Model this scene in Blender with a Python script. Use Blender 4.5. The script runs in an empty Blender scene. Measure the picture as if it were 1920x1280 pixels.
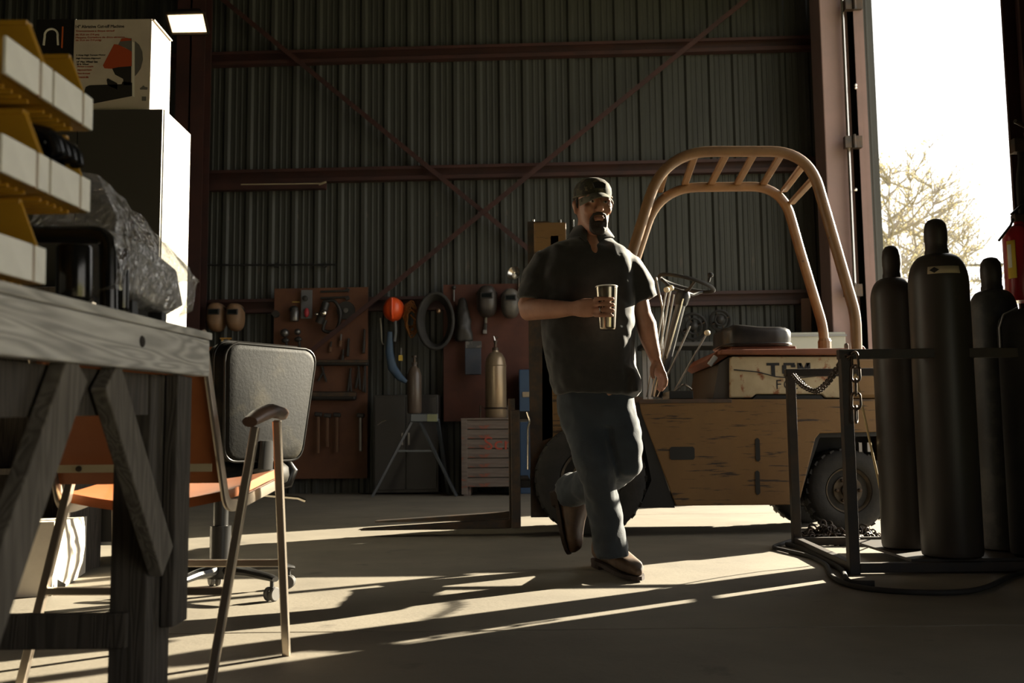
import bpy, math, random
from mathutils import Vector, Matrix, Quaternion
R = random.Random(11)
SC = bpy.context.scene
COL = SC.collection
V = Vector
# ------------------------------------------------------------------ camera
F = 1900.0
PITCH = math.atan(192 / F); ROLL = 0.0105
CAM = V((0, 0, 0.6))
_f = V((0, math.cos(PITCH), math.sin(PITCH)))
_u0 = V((0, -math.sin(PITCH), math.cos(PITCH))); _r0 = V((1, 0, 0))
_r = _r0 * math.cos(ROLL) - _u0 * math.sin(ROLL)
_u = _u0 * math.cos(ROLL) + _r0 * math.sin(ROLL)
cd = bpy.data.cameras.new('camera'); cam = bpy.data.objects.new('camera', cd); COL.objects.link(cam)
m = Matrix.Identity(4)
for i in range(3):
    m[i][0] = _r[i]; m[i][1] = _u[i]; m[i][2] = -_f[i]; m[i][3] = CAM[i]
cam.matrix_world = m
cd.sensor_width = 36; cd.lens = F / 1920 * 36; cd.clip_start = 0.05; cd.clip_end = 400
cd.dof.use_dof = True; cd.dof.focus_distance = 4.6; cd.dof.aperture_fstop = 4.5
SC.camera = cam
# ------------------------------------------------------------------ light
SUN_AZ = math.atan2(0.6, 0.8); SUN_EL = math.radians(21)
world = bpy.data.worlds.new('World'); SC.world = world; world.use_nodes = True
bg = world.node_tree.nodes['Background']
bg.inputs[0].default_value = (1.0, 0.985, 0.955, 1); bg.inputs[1].default_value = 2.1
sd = bpy.data.lights.new('sun', 'SUN'); sd.energy = 33; sd.color = (1.0, 0.90, 0.70); sd.angle = math.radians(0.53)
so = bpy.data.objects.new('sun', sd); COL.objects.link(so)
sun_dir = V((math.cos(SUN_EL) * math.cos(SUN_AZ), math.cos(SUN_EL) * math.sin(SUN_AZ), math.sin(SUN_EL)))
so.rotation_euler = sun_dir.to_track_quat('Z', 'Y').to_euler(); so.location = (9, 14, 9)
SC.view_settings.view_transform = 'Standard'; SC.view_settings.look = 'None'
SC.view_settings.exposure = 0.0; SC.view_settings.gamma = 1.0; SC.view_settings.use_curve_mapping = False
def portal(c, dirv, sx, sy):
    l = bpy.data.lights.new('daylight_portal', 'AREA'); l.shape = 'RECTANGLE'; l.size = sx; l.size_y = sy
    l.cycles.is_portal = True
    o = bpy.data.objects.new('daylight_portal', l); COL.objects.link(o); o.location = c
    o.rotation_euler = V(dirv).to_track_quat('-Z', 'Y').to_euler()
# ------------------------------------------------------------------ helpers
def W(px, py, Y):
    d = _f + _r * ((px - 960) / F) + _u * ((640 - py) / F)
    return CAM + d * (Y / d.y)
def G(px, py, z=0.0):
    d = _f + _r * ((px - 960) / F) + _u * ((640 - py) / F)
    return CAM + d * ((z - CAM.z) / d.z)
def frame(d, up=V((0, 0, 1))):
    d = d.normalized()
    a = up.cross(d)
    if a.length < 1e-4: a = V((1, 0, 0)).cross(d)
    a.normalize(); b = d.cross(a)
    return a, b
class MB:
    def __init__(s): s.v = []; s.f = []; s.mi = []
    def add(s, vs, fs):
        n = len(s.v); s.v += [V(p) for p in vs]; s.f += [tuple(i + n for i in q) for q in fs]; return s
    def box(s, lo, hi, rot=None, piv=None):
        x0, y0, z0 = lo; x1, y1, z1 = hi
        vs = [V(p) for p in ((x0,y0,z0),(x1,y0,z0),(x1,y1,z0),(x0,y1,z0),(x0,y0,z1),(x1,y0,z1),(x1,y1,z1),(x0,y1,z1))]
        if rot:
            c = V(piv) if piv else (V(lo) + V(hi)) / 2
            vs = [rot @ (p - c) + c for p in vs]
        return s.add(vs, ((0,3,2,1),(4,5,6,7),(0,1,5,4),(1,2,6,5),(2,3,7,6),(3,0,4,7)))
    def cbox(s, c, size, rot=None):
        h = V(size) / 2; c = V(c); return s.box(c - h, c + h, rot)
    def beam(s, p0, p1, w, h, up=V((0, 0, 1))):
        p0 = V(p0); p1 = V(p1); a, b = frame(p1 - p0, up); a = a * w / 2; b = b * h / 2
        vs = [p + a * i + b * j for p in (p0, p1) for i, j in ((-1,-1),(1,-1),(1,1),(-1,1))]
        return s.add(vs, ((0,3,2,1),(4,5,6,7),(0,1,5,4),(1,2,6,5),(2,3,7,6),(3,0,4,7)))
    def tube(s, pts, r, n=10, closed=False):
        pts = [V(p) for p in pts]; k = len(pts); rs = r if isinstance(r, (list, tuple)) else [r] * k
        vs = []; a = None
        for i in range(k):
            if closed: d = pts[(i + 1) % k] - pts[i - 1]
            else: d = pts[min(i + 1, k - 1)] - pts[max(i - 1, 0)]
            d.normalize()
            if a is None: a, b = frame(d)
            else:
                a = (a - d * a.dot(d))
                if a.length < 1e-5: a, b = frame(d)
                a.normalize(); b = d.cross(a)
            for j in range(n):
                t = 2 * math.pi * j / n
                vs.append(pts[i] + (a * math.cos(t) + b * math.sin(t)) * rs[i])
        fs = []
        for i in range(k if closed else k - 1):
            i2 = (i + 1) % k
            for j in range(n):
                j2 = (j + 1) % n; fs.append((i*n+j, i*n+j2, i2*n+j2, i2*n+j))
        if not closed: fs += [tuple(range(n))[::-1], tuple((k-1)*n + j for j in range(n))]
        return s.add(vs, fs)
    def lathe(s, prof, c=(0, 0, 0), n=24, axis=(0, 0, 1)):
        c = V(c); ax = V(axis).normalized(); a, b = frame(ax, V((0, 1, 0)) if abs(ax.z) > .9 else V((0, 0, 1)))
        vs = []; fs = []; k = len(prof)
        for r, z in prof:
            for j in range(n):
                t = 2 * math.pi * j / n
                vs.append(c + ax * z + (a * math.cos(t) + b * math.sin(t)) * max(r, 1e-4))
        for i in range(k - 1):
            for j in range(n):
                j2 = (j + 1) % n; fs.append((i*n+j, i*n+j2, (i+1)*n+j2, (i+1)*n+j))
        fs += [tuple(range(n))[::-1], tuple((k-1)*n + j for j in range(n))]
        return s.add(vs, fs)
    def prism(s, poly, d0, d1, plane='xz'):
        n = len(poly)
        def mk(a, b, d): return (a, d, b) if plane == 'xz' else ((d, a, b) if plane == 'yz' else (a, b, d))
        vs = [mk(a, b, d0) for a, b in poly] + [mk(a, b, d1) for a, b in poly]
        fs = [tuple(range(n)), tuple(range(n, 2*n))[::-1]] + [(i, i + n, (i+1) % n + n, (i+1) % n) for i in range(n)]
        return s.add(vs, fs)
    def ell(s, c, r, n=16, m=10, rot=None):
        c = V(c); r = (r, r, r) if not hasattr(r, '__len__') else r
        vs = []; fs = []
        for i in range(m + 1):
            ph = math.pi * i / m
            for j in range(n):
                t = 2 * math.pi * j / n
                p = V((r[0]*math.sin(ph)*math.cos(t), r[1]*math.sin(ph)*math.sin(t), -r[2]*math.cos(ph)))
                vs.append(c + (rot @ p if rot else p))
        for i in range(m):
            for j in range(n):
                j2 = (j+1) % n; fs.append((i*n+j, i*n+j2, (i+1)*n+j2, (i+1)*n+j))
        return s.add(vs, fs)
    def ring(s, c, Rr, r, axis=(0, 0, 1), n=24, m=8, sx=1.0):
        ax = V(axis).normalized(); a, b = frame(ax, V((0, 1, 0)) if abs(ax.z) > .9 else V((0, 0, 1)))
        return s.tube([V(c) + a * math.cos(2*math.pi*i/n) * Rr * sx + b * math.sin(2*math.pi*i/n) * Rr for i in range(n)], r, m, True)
    def loft(s, rings, n=18, p=2.0):
        # ring: (centre, u half-axis vector, v half-axis vector)
        vs = []; fs = []; k = len(rings)
        for c, u, v in rings:
            for j in range(n):
                t = 2*math.pi*j/n; ct = math.cos(t); st = math.sin(t)
                e = 2.0 / p
                vs.append(V(c) + V(u)*math.copysign(abs(ct)**e, ct) + V(v)*math.copysign(abs(st)**e, st))
        for i in range(k-1):
            for j in range(n):
                j2 = (j+1) % n; fs.append((i*n+j, i*n+j2, (i+1)*n+j2, (i+1)*n+j))
        fs += [tuple(range(n))[::-1], tuple((k-1)*n+j for j in range(n))]
        return s.add(vs, fs)
    def limb(s, pts, n=14, flat=1.0, side=V((1, 0, 0))):
        # pts: (point, radius[, radius2]) ellipse rings perpendicular to the path
        k = len(pts); rg = []
        for i in range(k):
            d = V(pts[min(i+1, k-1)][0]) - V(pts[max(i-1, 0)][0]); d.normalize()
            a = side - d * side.dot(d); a.normalize(); b = d.cross(a)
            q = pts[i]; r2 = q[2] if len(q) > 2 else q[1] * flat
            rg.append((q[0], a * q[1], b * r2))
        return s.loft(rg, n)
    def mesh(s, name, c=V((0, 0, 0))):
        me = bpy.data.meshes.new(name)
        me.from_pydata([tuple(p - c) for p in s.v], [], s.f); me.update()
        return me
    def build(s, name, mat, parent=None, smooth=0, bevel=0, origin=None, recalc=True):
        lo = V([min(p[i] for p in s.v) for i in range(3)]); hi = V([max(p[i] for p in s.v) for i in range(3)])
        c = V(origin) if origin is not None else (V(((lo.x+hi.x)/2, (lo.y+hi.y)/2, lo.z)) if parent is None else (lo+hi)/2)
        me = s.mesh(name, c)
        if recalc:
            import bmesh
            b = bmesh.new(); b.from_mesh(me); bmesh.ops.recalc_face_normals(b, faces=b.faces); b.to_mesh(me); b.free()
        if mat: me.materials.append(mat)
        if smooth:
            me.polygons.foreach_set('use_smooth', [True] * len(me.polygons)); me.set_sharp_from_angle(angle=math.radians(smooth))
        o = bpy.data.objects.new(name, me); COL.objects.link(o)
        if parent is not None: o.parent = parent; c = c - wl(parent)
        o.location = c
        if bevel:
            bm = o.modifiers.new('bevel', 'BEVEL'); bm.width = bevel; bm.segments = 2; bm.limit_method = 'ANGLE'; bm.angle_limit = math.radians(40)
        return o
def wl(o):
    p = V((0, 0, 0))
    while o is not None: p += o.location; o = o.parent
    return p
def tag(o, label, cat, group=None):
    o['label'] = label; o['category'] = cat
    if group: o['group'] = group
    return o
def struct(o, label=None):
    o['kind'] = 'structure'
    if label: o['label'] = label
    return o
def thing(name, label, cat, loc=(0, 0, 0), group=None):
    o = bpy.data.objects.new(name, None); COL.objects.link(o); o.location = loc; o.empty_display_size = .1
    return tag(o, label, cat, group)
def inst(name, me, loc, parent, rot=None):
    o = bpy.data.objects.new(name, me); COL.objects.link(o); o.parent = parent; o.location = V(loc) - wl(parent)
    if rot is not None:
        o.rotation_mode = 'QUATERNION'; o.rotation_quaternion = rot
    return o
def copy_tree(o, parent=None):
    c = o.copy(); COL.objects.link(c); c.parent = parent
    for ch in list(o.children): copy_tree(ch, c)
    return c
def text_mb(txt, size, o, ux, uy, extrude=0.0006):
    """flat lettering: text mesh laid on a plane given by origin o and unit axes ux, uy"""
    cu = bpy.data.curves.new('t', 'FONT'); cu.body = txt; cu.size = size; cu.extrude = extrude; cu.resolution_u = 3
    ob = bpy.data.objects.new('t', cu); COL.objects.link(ob)
    dg = bpy.context.evaluated_depsgraph_get(); me = bpy.data.meshes.new_from_object(ob.evaluated_get(dg))
    uz = V(ux).cross(V(uy)); b = MB()
    b.add([V(o) + V(ux)*q.co.x + V(uy)*q.co.y + uz*q.co.z for q in me.vertices], [tuple(p.vertices) for p in me.polygons])
    COL.objects.unlink(ob); bpy.data.objects.remove(ob); bpy.data.curves.remove(cu); bpy.data.meshes.remove(me)
    return b
def arc(c, r, a0, a1, n, ux, uy):
    return [V(c) + V(ux)*r*math.cos(a0+(a1-a0)*i/n) + V(uy)*r*math.sin(a0+(a1-a0)*i/n) for i in range(n+1)]
def fillet(pts, r, n=6):
    pts = [V(p) for p in pts]; out = [pts[0]]
    for i in range(1, len(pts)-1):
        a = (pts[i-1]-pts[i]); b = (pts[i+1]-pts[i]); la, lb = a.length, b.length; q = min(r, la*.48, lb*.48)
        p0 = pts[i] + a/la*q; p1 = pts[i] + b/lb*q
        for k in range(n+1):
            t = k/n; out.append(p0*(1-t)**2 + pts[i]*2*t*(1-t) + p1*t*t)
    out.append(pts[-1]); return out
def smooth_path(pts, n=6):
    pts = [V(p) for p in pts]; out = []
    for i in range(len(pts)-1):
        p0 = pts[max(i-1, 0)]; p1 = pts[i]; p2 = pts[i+1]; p3 = pts[min(i+2, len(pts)-1)]
        for k in range(n):
            t = k/n
            out.append(0.5*((2*p1) + (p2-p0)*t + (2*p0-5*p1+4*p2-p3)*t*t + (3*p1-p0-3*p2+p3)*t**3))
    out.append(pts[-1]); return out
# ------------------------------------------------------------------ materials
MATS = {}
def mat(name, c1, c2=None, scale=5, stretch=(1, 1, 1), ramp=(.4, .62), rough=.6, metal=0, bump=0, bscale=60, c3=None, s3=20, st3=(1, 1, 1), r3=(.6, .66), rough2=None, spec=.5, trans=0, emit=None, estr=0, alpha=1, ior=1.45, bst=(1, 1, 1), bdist=.01, sheen=0, coat=0):
    if name in MATS: return MATS[name]
    m = bpy.data.materials.new(name); MATS[name] = m; m.use_nodes = True; nt = m.node_tree; N = nt.nodes; L = nt.links
    p = N['Principled BSDF']
    p.inputs['Base Color'].default_value = (*c1, 1); p.inputs['Roughness'].default_value = rough; p.inputs['Metallic'].default_value = metal
    p.inputs['Specular IOR Level'].default_value = spec; p.inputs['IOR'].default_value = ior
    if trans: p.inputs['Transmission Weight'].default_value = trans
    if alpha < 1: p.inputs['Alpha'].default_value = alpha
    if sheen: p.inputs['Sheen Weight'].default_value = sheen
    if coat: p.inputs['Coat Weight'].default_value = coat; p.inputs['Coat Roughness'].default_value = .2
    if emit: p.inputs['Emission Color'].default_value = (*emit, 1); p.inputs['Emission Strength'].default_value = estr
    tc = N.new('ShaderNodeTexCoord')
    def noise(sc, st, det=6):
        mp = N.new('ShaderNodeMapping'); mp.inputs['Scale'].default_value = st; L.new(tc.outputs['Object'], mp.inputs[0])
        n = N.new('ShaderNodeTexNoise'); n.inputs['Scale'].default_value = sc; n.inputs['Detail'].default_value = det; n.inputs['Roughness'].default_value = .62
        L.new(mp.outputs[0], n.inputs['Vector']); return n.outputs['Fac']
    def rampn(src, r):
        q = N.new('ShaderNodeMapRange'); q.inputs['From Min'].default_value = r[0]; q.inputs['From Max'].default_value = r[1]; L.new(src, q.inputs[0]); return q.outputs[0]
    cur = None
    if c2:
        fac = rampn(noise(scale, stretch), ramp)
        mx = N.new('ShaderNodeMix'); mx.data_type = 'RGBA'; mx.inputs[6].default_value = (*c1, 1); mx.inputs[7].default_value = (*c2, 1); L.new(fac, mx.inputs[0]); cur = mx.outputs[2]
        if rough2 is not None:
            q = N.new('ShaderNodeMapRange'); q.inputs['To Min'].default_value = rough; q.inputs['To Max'].default_value = rough2; L.new(fac, q.inputs[0]); L.new(q.outputs[0], p.inputs['Roughness'])
    if c3:
        fac = rampn(noise(s3, st3), r3)
        mx = N.new('ShaderNodeMix'); mx.data_type = 'RGBA'; mx.inputs[6].default_value = (*c1, 1); mx.inputs[7].default_value = (*c3, 1); L.new(fac, mx.inputs[0])
        if cur is not None: L.new(cur, mx.inputs[6])
        cur = mx.outputs[2]
    if cur is not None: L.new(cur, p.inputs['Base Color'])
    if bump:
        b = N.new('ShaderNodeBump'); b.inputs['Strength'].default_value = bump; b.inputs['Distance'].default_value = bdist
        L.new(noise(bscale, bst), b.inputs['Height']); L.new(b.outputs[0], p.inputs['Normal'])
    return m
def wood(name, c1, c2, axis='y', rough=.75):
    if name in MATS: return MATS[name]
    m = bpy.data.materials.new(name); MATS[name] = m; m.use_nodes = True; nt = m.node_tree; N = nt.nodes; L = nt.links; p = N['Principled BSDF']
    p.inputs['Roughness'].default_value = rough; p.inputs['Specular IOR Level'].default_value = .25
    tc = N.new('ShaderNodeTexCoord'); mp = N.new('ShaderNodeMapping')
    st = {'x': (.8, 9, 9), 'y': (9, .8, 9), 'z': (9, 9, .8)}[axis]; mp.inputs['Scale'].default_value = st
    L.new(tc.outputs['Object'], mp.inputs[0])
    n = N.new('ShaderNodeTexNoise'); n.inputs['Scale'].default_value = 1.6; n.inputs['Detail'].default_value = 2; n.inputs['Distortion'].default_value = .6; L.new(mp.outputs[0], n.inputs['Vector'])
    mu = N.new('ShaderNodeMath'); mu.operation = 'MULTIPLY'; mu.inputs[1].default_value = 70; L.new(n.outputs['Fac'], mu.inputs[0])
    si = N.new('ShaderNodeMath'); si.operation = 'SINE'; L.new(mu.outputs[0], si.inputs[0])
    n2 = N.new('ShaderNodeTexNoise'); n2.inputs['Scale'].default_value = 5; n2.inputs['Detail'].default_value = 6; L.new(mp.outputs[0], n2.inputs['Vector'])
    ad = N.new('ShaderNodeMath'); ad.operation = 'MULTIPLY_ADD'; ad.inputs[1].default_value = .22; L.new(si.outputs[0], ad.inputs[0]); L.new(n2.outputs['Fac'], ad.inputs[2])
    mr = N.new('ShaderNodeMapRange'); mr.inputs['From Min'].default_value = .2; mr.inputs['From Max'].default_value = .8; L.new(ad.outputs[0], mr.inputs[0])
    mx = N.new('ShaderNodeMix'); mx.data_type = 'RGBA'; mx.inputs[6].default_value = (*c1, 1); mx.inputs[7].default_value = (*c2, 1); L.new(mr.outputs[0], mx.inputs[0]); L.new(mx.outputs[2], p.inputs['Base Color'])
    b = N.new('ShaderNodeBump'); b.inputs['Strength'].default_value = .35; b.inputs['Distance'].default_value = .004; L.new(ad.outputs[0], b.inputs['Height']); L.new(b.outputs[0], p.inputs['Normal'])
    return m
CONC = mat('concrete', (.21, .185, .143), (.15, .132, .103), scale=1.3, ramp=(.35, .7), rough=.72, bump=.25, bscale=45, c3=(.095, .082, .064), s3=3.5, r3=(.62, .75), bdist=.006, spec=.35)
CONCD = mat('joint_dirt', (.03, .026, .02), rough=.95)
STEELW = mat('wall_sheet', (.046, .048, .041), (.033, .034, .03), scale=1.6, stretch=(3, 3, .35), ramp=(.35, .68), rough=.55, metal=.25, c3=(.07, .06, .05), s3=6, st3=(2, 2, .5), r3=(.66, .74))
PRIMER = mat('red_primer', (.042, .014, .011), (.028, .011, .010), scale=3, rough=.6)
PINK = mat('faded_red_paint', (.26, .17, .158), (.22, .15, .14), scale=1.5, rough=.6)
BLK = mat('black_metal', (.012, .012, .012), rough=.5)
BLKR = mat('black_rubber', (.018, .017, .016), (.03, .028, .025), scale=6, rough=.8)
CHROME = mat('chrome', (.62, .58, .52), rough=.22, metal=1)
IRON = mat('dark_iron', (.05, .045, .04), (.09, .06, .04), scale=12, rough=.5, metal=.7)
STEEL = mat('steel', (.35, .34, .32), rough=.35, metal=.9)
WHITE = mat('white_card', (.78, .76, .70), rough=.7)
GRASS = mat('grass', (.22, .25, .08), (.36, .33, .16), scale=.6, ramp=(.35, .65), rough=.9, bump=.6, bscale=14)
# ================================================================== the setting
BW_Y = 12.9; BW_ROT = -0.045       # back wall: at x=0 it stands 12.9 m away, nearer on the right
def yw(x): return BW_Y - math.tan(-BW_ROT) * x
JN = V((2.66, 5.32)); JF = V((4.12, 11.9))      # near and far side of the big side opening
H = 7.4
# ---- floor: slabs with open joints on a dirt bed
fl = struct(MB().box((-9, -7, -.16), (2.75, 13.4, -.05)).box((2.75, 5.0, -.16), (4.6, 13.0, -.05)).build('floor', CONCD), 'dusty grey concrete workshop floor with joints')
def jag(x0, x1, y, amp, n):
    return [(x0 + (x1-x0)*i/n, y + (R.uniform(-amp, amp) if 0 < i < n else 0)) for i in range(n+1)]
J1 = 3.36
rows = [(-7, -1.8), (-1.8, J1), (J1, 8.6), (8.6, 13.3)]
edge = jag(-4.9, 2.75, J1, .006, 70)
for (y0, y1) in rows:
    for (x0, x1) in ((-9, -4.9), (-4.9, 2.75)):
        g = .006
        poly = [(x0+g, y0+g), (x1-g, y0+g), (x1-g, y1-g), (x0+g, y1-g)]
        if x1 > 2 and y1 == J1: poly = [(x0+g, y0+g), (x1-g, y0+g)] + [(a, b-.008) for a, b in reversed(edge)]
        if x1 > 2 and y0 == J1: poly = [(a, b+.007) for a, b in edge] + [(x1-g, y1-g), (x0+g, y1-g)]
        MB().prism(poly, -.06, 0, 'xy').build('slab', CONC, fl)
MB().prism([(2.756, 5.0), (3.2, 5.0), (4.75, 12.9), (2.756, 12.9)], -.06, 0, 'xy').build('slab', CONC, fl)
# ---- back wall: ribbed sheets, girts, rod bracing
wb = MB().box((-9.0, 0.055, 0), (4.75, .075, H)).build('wall_back', STEELW, origin=(0, 0, 0)); struct(wb, 'dark ribbed sheet-metal back wall of the workshop')
prof = []
for k in range(3):
    x = k * .305
    prof += [(x, .03), (x+.028, 0), (x+.075, 0), (x+.103, .03), (x+.150, .03), (x+.158, .024), (x+.175, .024), (x+.183, .03), (x+.225, .03), (x+.233, .024), (x+.250, .024), (x+.258, .03)]
prof.append((.915, .03))
def sheet_mesh(h):
    b = MB(); n = len(prof)
    b.add([(x, y, z) for z in (0, h) for x, y in prof] + [(x, y+.004, z) for z in (0, h) for x, y in prof],
          [(i, i+1, n+i+1, n+i) for i in range(n-1)] + [(2*n+i, 3*n+i, 3*n+i+1, 2*n+i+1) for i in range(n-1)])
    me = b.mesh('wall_sheet'); me.materials.append(STEELW); return me
SH = sheet_mesh(H)
for k in range(15): inst('wall_sheet', SH, (-9.0 + k*.915, .01, 0), wb)
def girt(z, x0=-9, x1=4.3):
    MB().prism([(-.10, z-.09), (-.10, z-.04), (-.094, z-.04), (-.094, z-.084), (0.005, z-.084), (0.005, z+.084), (-.094, z+.084), (-.094, z+.05), (-.10, z+.05), (-.10, z+.09), (.01, z+.09), (.01, z-.09)], x0, x1, 'yz').build('girt', PRIMER, wb)
for py in (97, 321, 566): girt(W(960, py, 12.85).z)
girt(W(960, -150, 12.85).z)
def loc_w(px, py, off):           # a point a given distance in front of the back wall, in the wall's own axes
    p = W(px, py, 12.9)
    for _ in range(4): p = W(px, py, yw(p.x) - off)
    return V((p.x / math.cos(BW_ROT), -off, p.z))
for a, b, off in (((395, -20), (1190, 628), .16), ((1420, -16), (548, 688), .30)):
    MB().beam(loc_w(*a, off), loc_w(*b, off), .06, .012, V((0, 1, 0))).beam(loc_w(*a, off) + V((0, .03, .02)), loc_w(*b, off) + V((0, .03, .02)), .012, .06, V((0, 1, 0))).build('brace', PRIMER, wb)
g0 = loc_w(905, 397, .2); MB().cbox(g0, (.02, .12, .02)).build('brace_bolt', IRON, wb)
MB().tube([loc_w(372, 497, .05), loc_w(630, 496, .05)], .012, 8).build('conduit', BLK, wb)
for px0 in (250, 385, 520, 610): 
    q = loc_w(px0, 497, .02); MB().cbox(q, (.03, .06, .05)).build('conduit_clip', BLK, wb)
# wide-flange frame columns standing at the wall
def wf_column(name, x, y, w, d, mt, h=H):
    return MB().box((x-w/2, y-d/2, 0), (x+w/2, y-d/2+.025, h)).box((x-w/2, y+d/2-.025, 0), (x+w/2, y+d/2, h)).box((x-.012, y-d/2, 0), (x+.012, y+d/2, h)).build(name, mt)
cx = W(356, 120, 12.55).x
struct(wf_column('trim_1', cx, 12.72, .36, .3, PRIMER), 'dark red wide-flange steel column below the bright lamp')
wb.location = (0, BW_Y, 0); wb.rotation_euler = (0, 0, BW_ROT)
# ---- side opening: pink column, folded door leaf, hinges, post on the near side
pc0 = W(1541, 300, 11.9); pc1 = W(1600, 300, 11.9)
tc_ = MB().box((pc0.x, 11.75, 0), (pc1.x-.12, 12.15, H)).build('trim_2', PINK, bevel=.012); struct(tc_, 'faded pink painted steel column beside the bright doorway')
MB().box((pc1.x-.12, 11.84, 0), (pc1.x-.02, 12.1, H)).build('jamb_strip', PINK, tc_)
px_ = W(1590, 300, 11.7).x
d1 = MB().prism([(pc1.x-.02, 11.62), (pc1.x+.09, 11.60), (pc1.x+.90, 13.9), (pc1.x+.80, 13.94)], .02, 6.4, 'xy').build('door_1', PINK, origin=(pc1.x, 11.6, 0)); struct(d1, 'red-painted door leaf folded open at the bright doorway')
MB().tube([(px_, 11.66, .1), (px_, 11.66, 6.3)], .022, 10).build('door_rod', CHROME, d1, smooth=40)
for py in (10, 268, 545):
    q = W(1598, py, 11.62); MB().box((q.x-.10, 11.56, q.z-.07), (q.x+.10, 11.64, q.z+.07)).tube([(q.x, 11.55, q.z-.08), (q.x, 11.55, q.z+.08)], .022, 8).build('hinge', IRON, d1)
for py in (160, 165, 356, 630):
    q = W(1604, py, 11.6); MB().lathe([(.0, 0), (.018, 0), (.018, .014), (.008, .02)], (q.x, 11.60, q.z), 8, (0, -1, 0)).build('rivet', CHROME, d1)
pn = W(1905, 200, 5.32).x
tp = MB().box((pn, 5.22, 0), (pn+.16, 5.24, H)).box((pn, 5.40, 0), (pn+.16, 5.42, H)).box((pn+.07, 5.24, 0), (pn+.09, 5.40, H)).build('trim_3', PRIMER); struct(tp, 'dark steel post at the near side of the doorway')
# near part of the right wall, header over the opening, other walls, roof
SH2 = SH
OY0 = 5.38 - 4*.915; OY1 = 5.38 - 8*.915; OZ = 1.85       # unseen opening beside the camera, added and kept low to light the bench
wr = MB().box((pn+.18, -7, 0), (pn+.2, OY1, H)).box((pn+.18, OY1, OZ), (pn+.2, OY0, H)).box((pn+.18, OY0, 0), (pn+.2, 5.40, H)).build('wall_right', STEELW); struct(wr, 'dark ribbed sheet wall with a low unseen opening added to light the bench')
SHT = sheet_mesh(H-OZ)
for k in range(13):
    top = 4 <= k < 8
    inst('wall_sheet', SHT if top else SH, (pn+.14, 5.38 - k*.915, OZ if top else 0), wr, Quaternion((0, 0, 1), -math.pi/2))
portal((pn+.19, (OY0+OY1)/2, OZ/2), (-1, 0, 0), OY0-OY1, OZ)
a = V((pn, 5.32, 0)); bb = V((JF.x+.3, 12.6, 0))
hd = MB(); dd = (bb-a).normalized(); nn = V((dd.y, -dd.x, 0)) * .05
hd.add([a+V((0,0,6.3)), bb+V((0,0,6.3)), bb+V((0,0,H)), a+V((0,0,H)), a+nn+V((0,0,6.3)), bb+nn+V((0,0,6.3)), bb+nn+V((0,0,H)), a+nn+V((0,0,H))], [(0,1,2,3),(7,6,5,4),(0,4,5,1),(1,5,6,2),(2,6,7,3),(3,7,4,0)])
struct(hd.build('trim_4', STEELW), 'sheet-metal header above the side doorway')
struct(MB().box((-9.05, -7, 0), (-9.0, 13.4, H)).build('wall_left', STEELW))
struct(MB().box((-9.1, -7.1, H), (5.2, 13.5, H+.08)).build('ceiling', mat('roof_sheet', (.05, .05, .045), rough=.7)))
struct(MB().box((-9, -7.1, 0), (3.2, -7, H)).build('wall_front', STEELW))
portal((JN.x*.5+JF.x*.5+.1, 8.7, 3.15), (-nn.x, -nn.y, 0), 7.6, 6.3)
# ---- outside ground
gr = MB()
gr.box((-140, -140, -.4), (180, 190, -.18)).build('ground', GRASS)
struct(bpy.data.objects['ground'], 'grass and dirt ground outside the doorway')
ap = MB().prism([(2.9, 0.5), (34, -6), (34, 22), (4.8, 14)], -.2, -.03, 'xy').build('trim_5', mat('gravel', (.50, .46, .38), (.40, .37, .30), scale=9, rough=.9, bump=.5, bscale=60)); struct(ap, 'pale gravel apron added outside the doorway to bounce light inside')  # added apron, kept pale so it throws daylight back into the workshop
# ================================================================== forklift
YEL = mat('forklift_paint', (.175, .097, .032), (.14, .075, .026), scale=2.5, ramp=(.35, .7), rough=.55, c3=(.035, .022, .014), s3=3.4, st3=(1.0, 1.0, 13), r3=(.57, .63), bump=.1, bscale=30)
YELG = mat('guard_paint', (.19, .105, .045), (.13, .07, .034), scale=5, ramp=(.45, .7), rough=.42, c3=(.06, .035, .025), s3=16, r3=(.68, .72))
CREAM = mat('cream_rusty_paint', (.44, .36, .23), (.35, .28, .17), scale=4, rough=.6, c3=(.22, .075, .025), s3=13, st3=(1, 1, .8), r3=(.575, .66))
HOODR = mat('hood_orange', (.17, .055, .025), (.13, .045, .02), scale=4, rough=.5)
TYRE = mat('tyre_rubber', (.016, .015, .0135), (.03, .027, .023), scale=5, rough=.85, bump=.3, bscale=30)
SEATM = mat('seat_vinyl', (.016, .015, .014), (.03, .027, .024), scale=9, rough=.32, c3=(.16, .08, .03), s3=6, r3=(.70, .75))
YF = 6.6; WF = 1.06                      # near side plane and body width
fk = thing('forklift', 'old yellow forklift with chipped paint and a tubular overhead guard', 'forklift', (1.3, 7.1, 0))
def P(px, py, y=YF): return W(px, py, y)
def xz(pts, y=YF): return [(P(a, b, y).x, P(a, b, y).z) for a, b in pts]
# chassis side panel (with rear wheel arch and slots), built as a thick plate set
side = xz([(1198, 748), (1880-130, 748), (1750, 810), (1660, 809), (1537, 812), (1529, 822), (1498, 946), (1268, 948), (1202, 772)])
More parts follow.
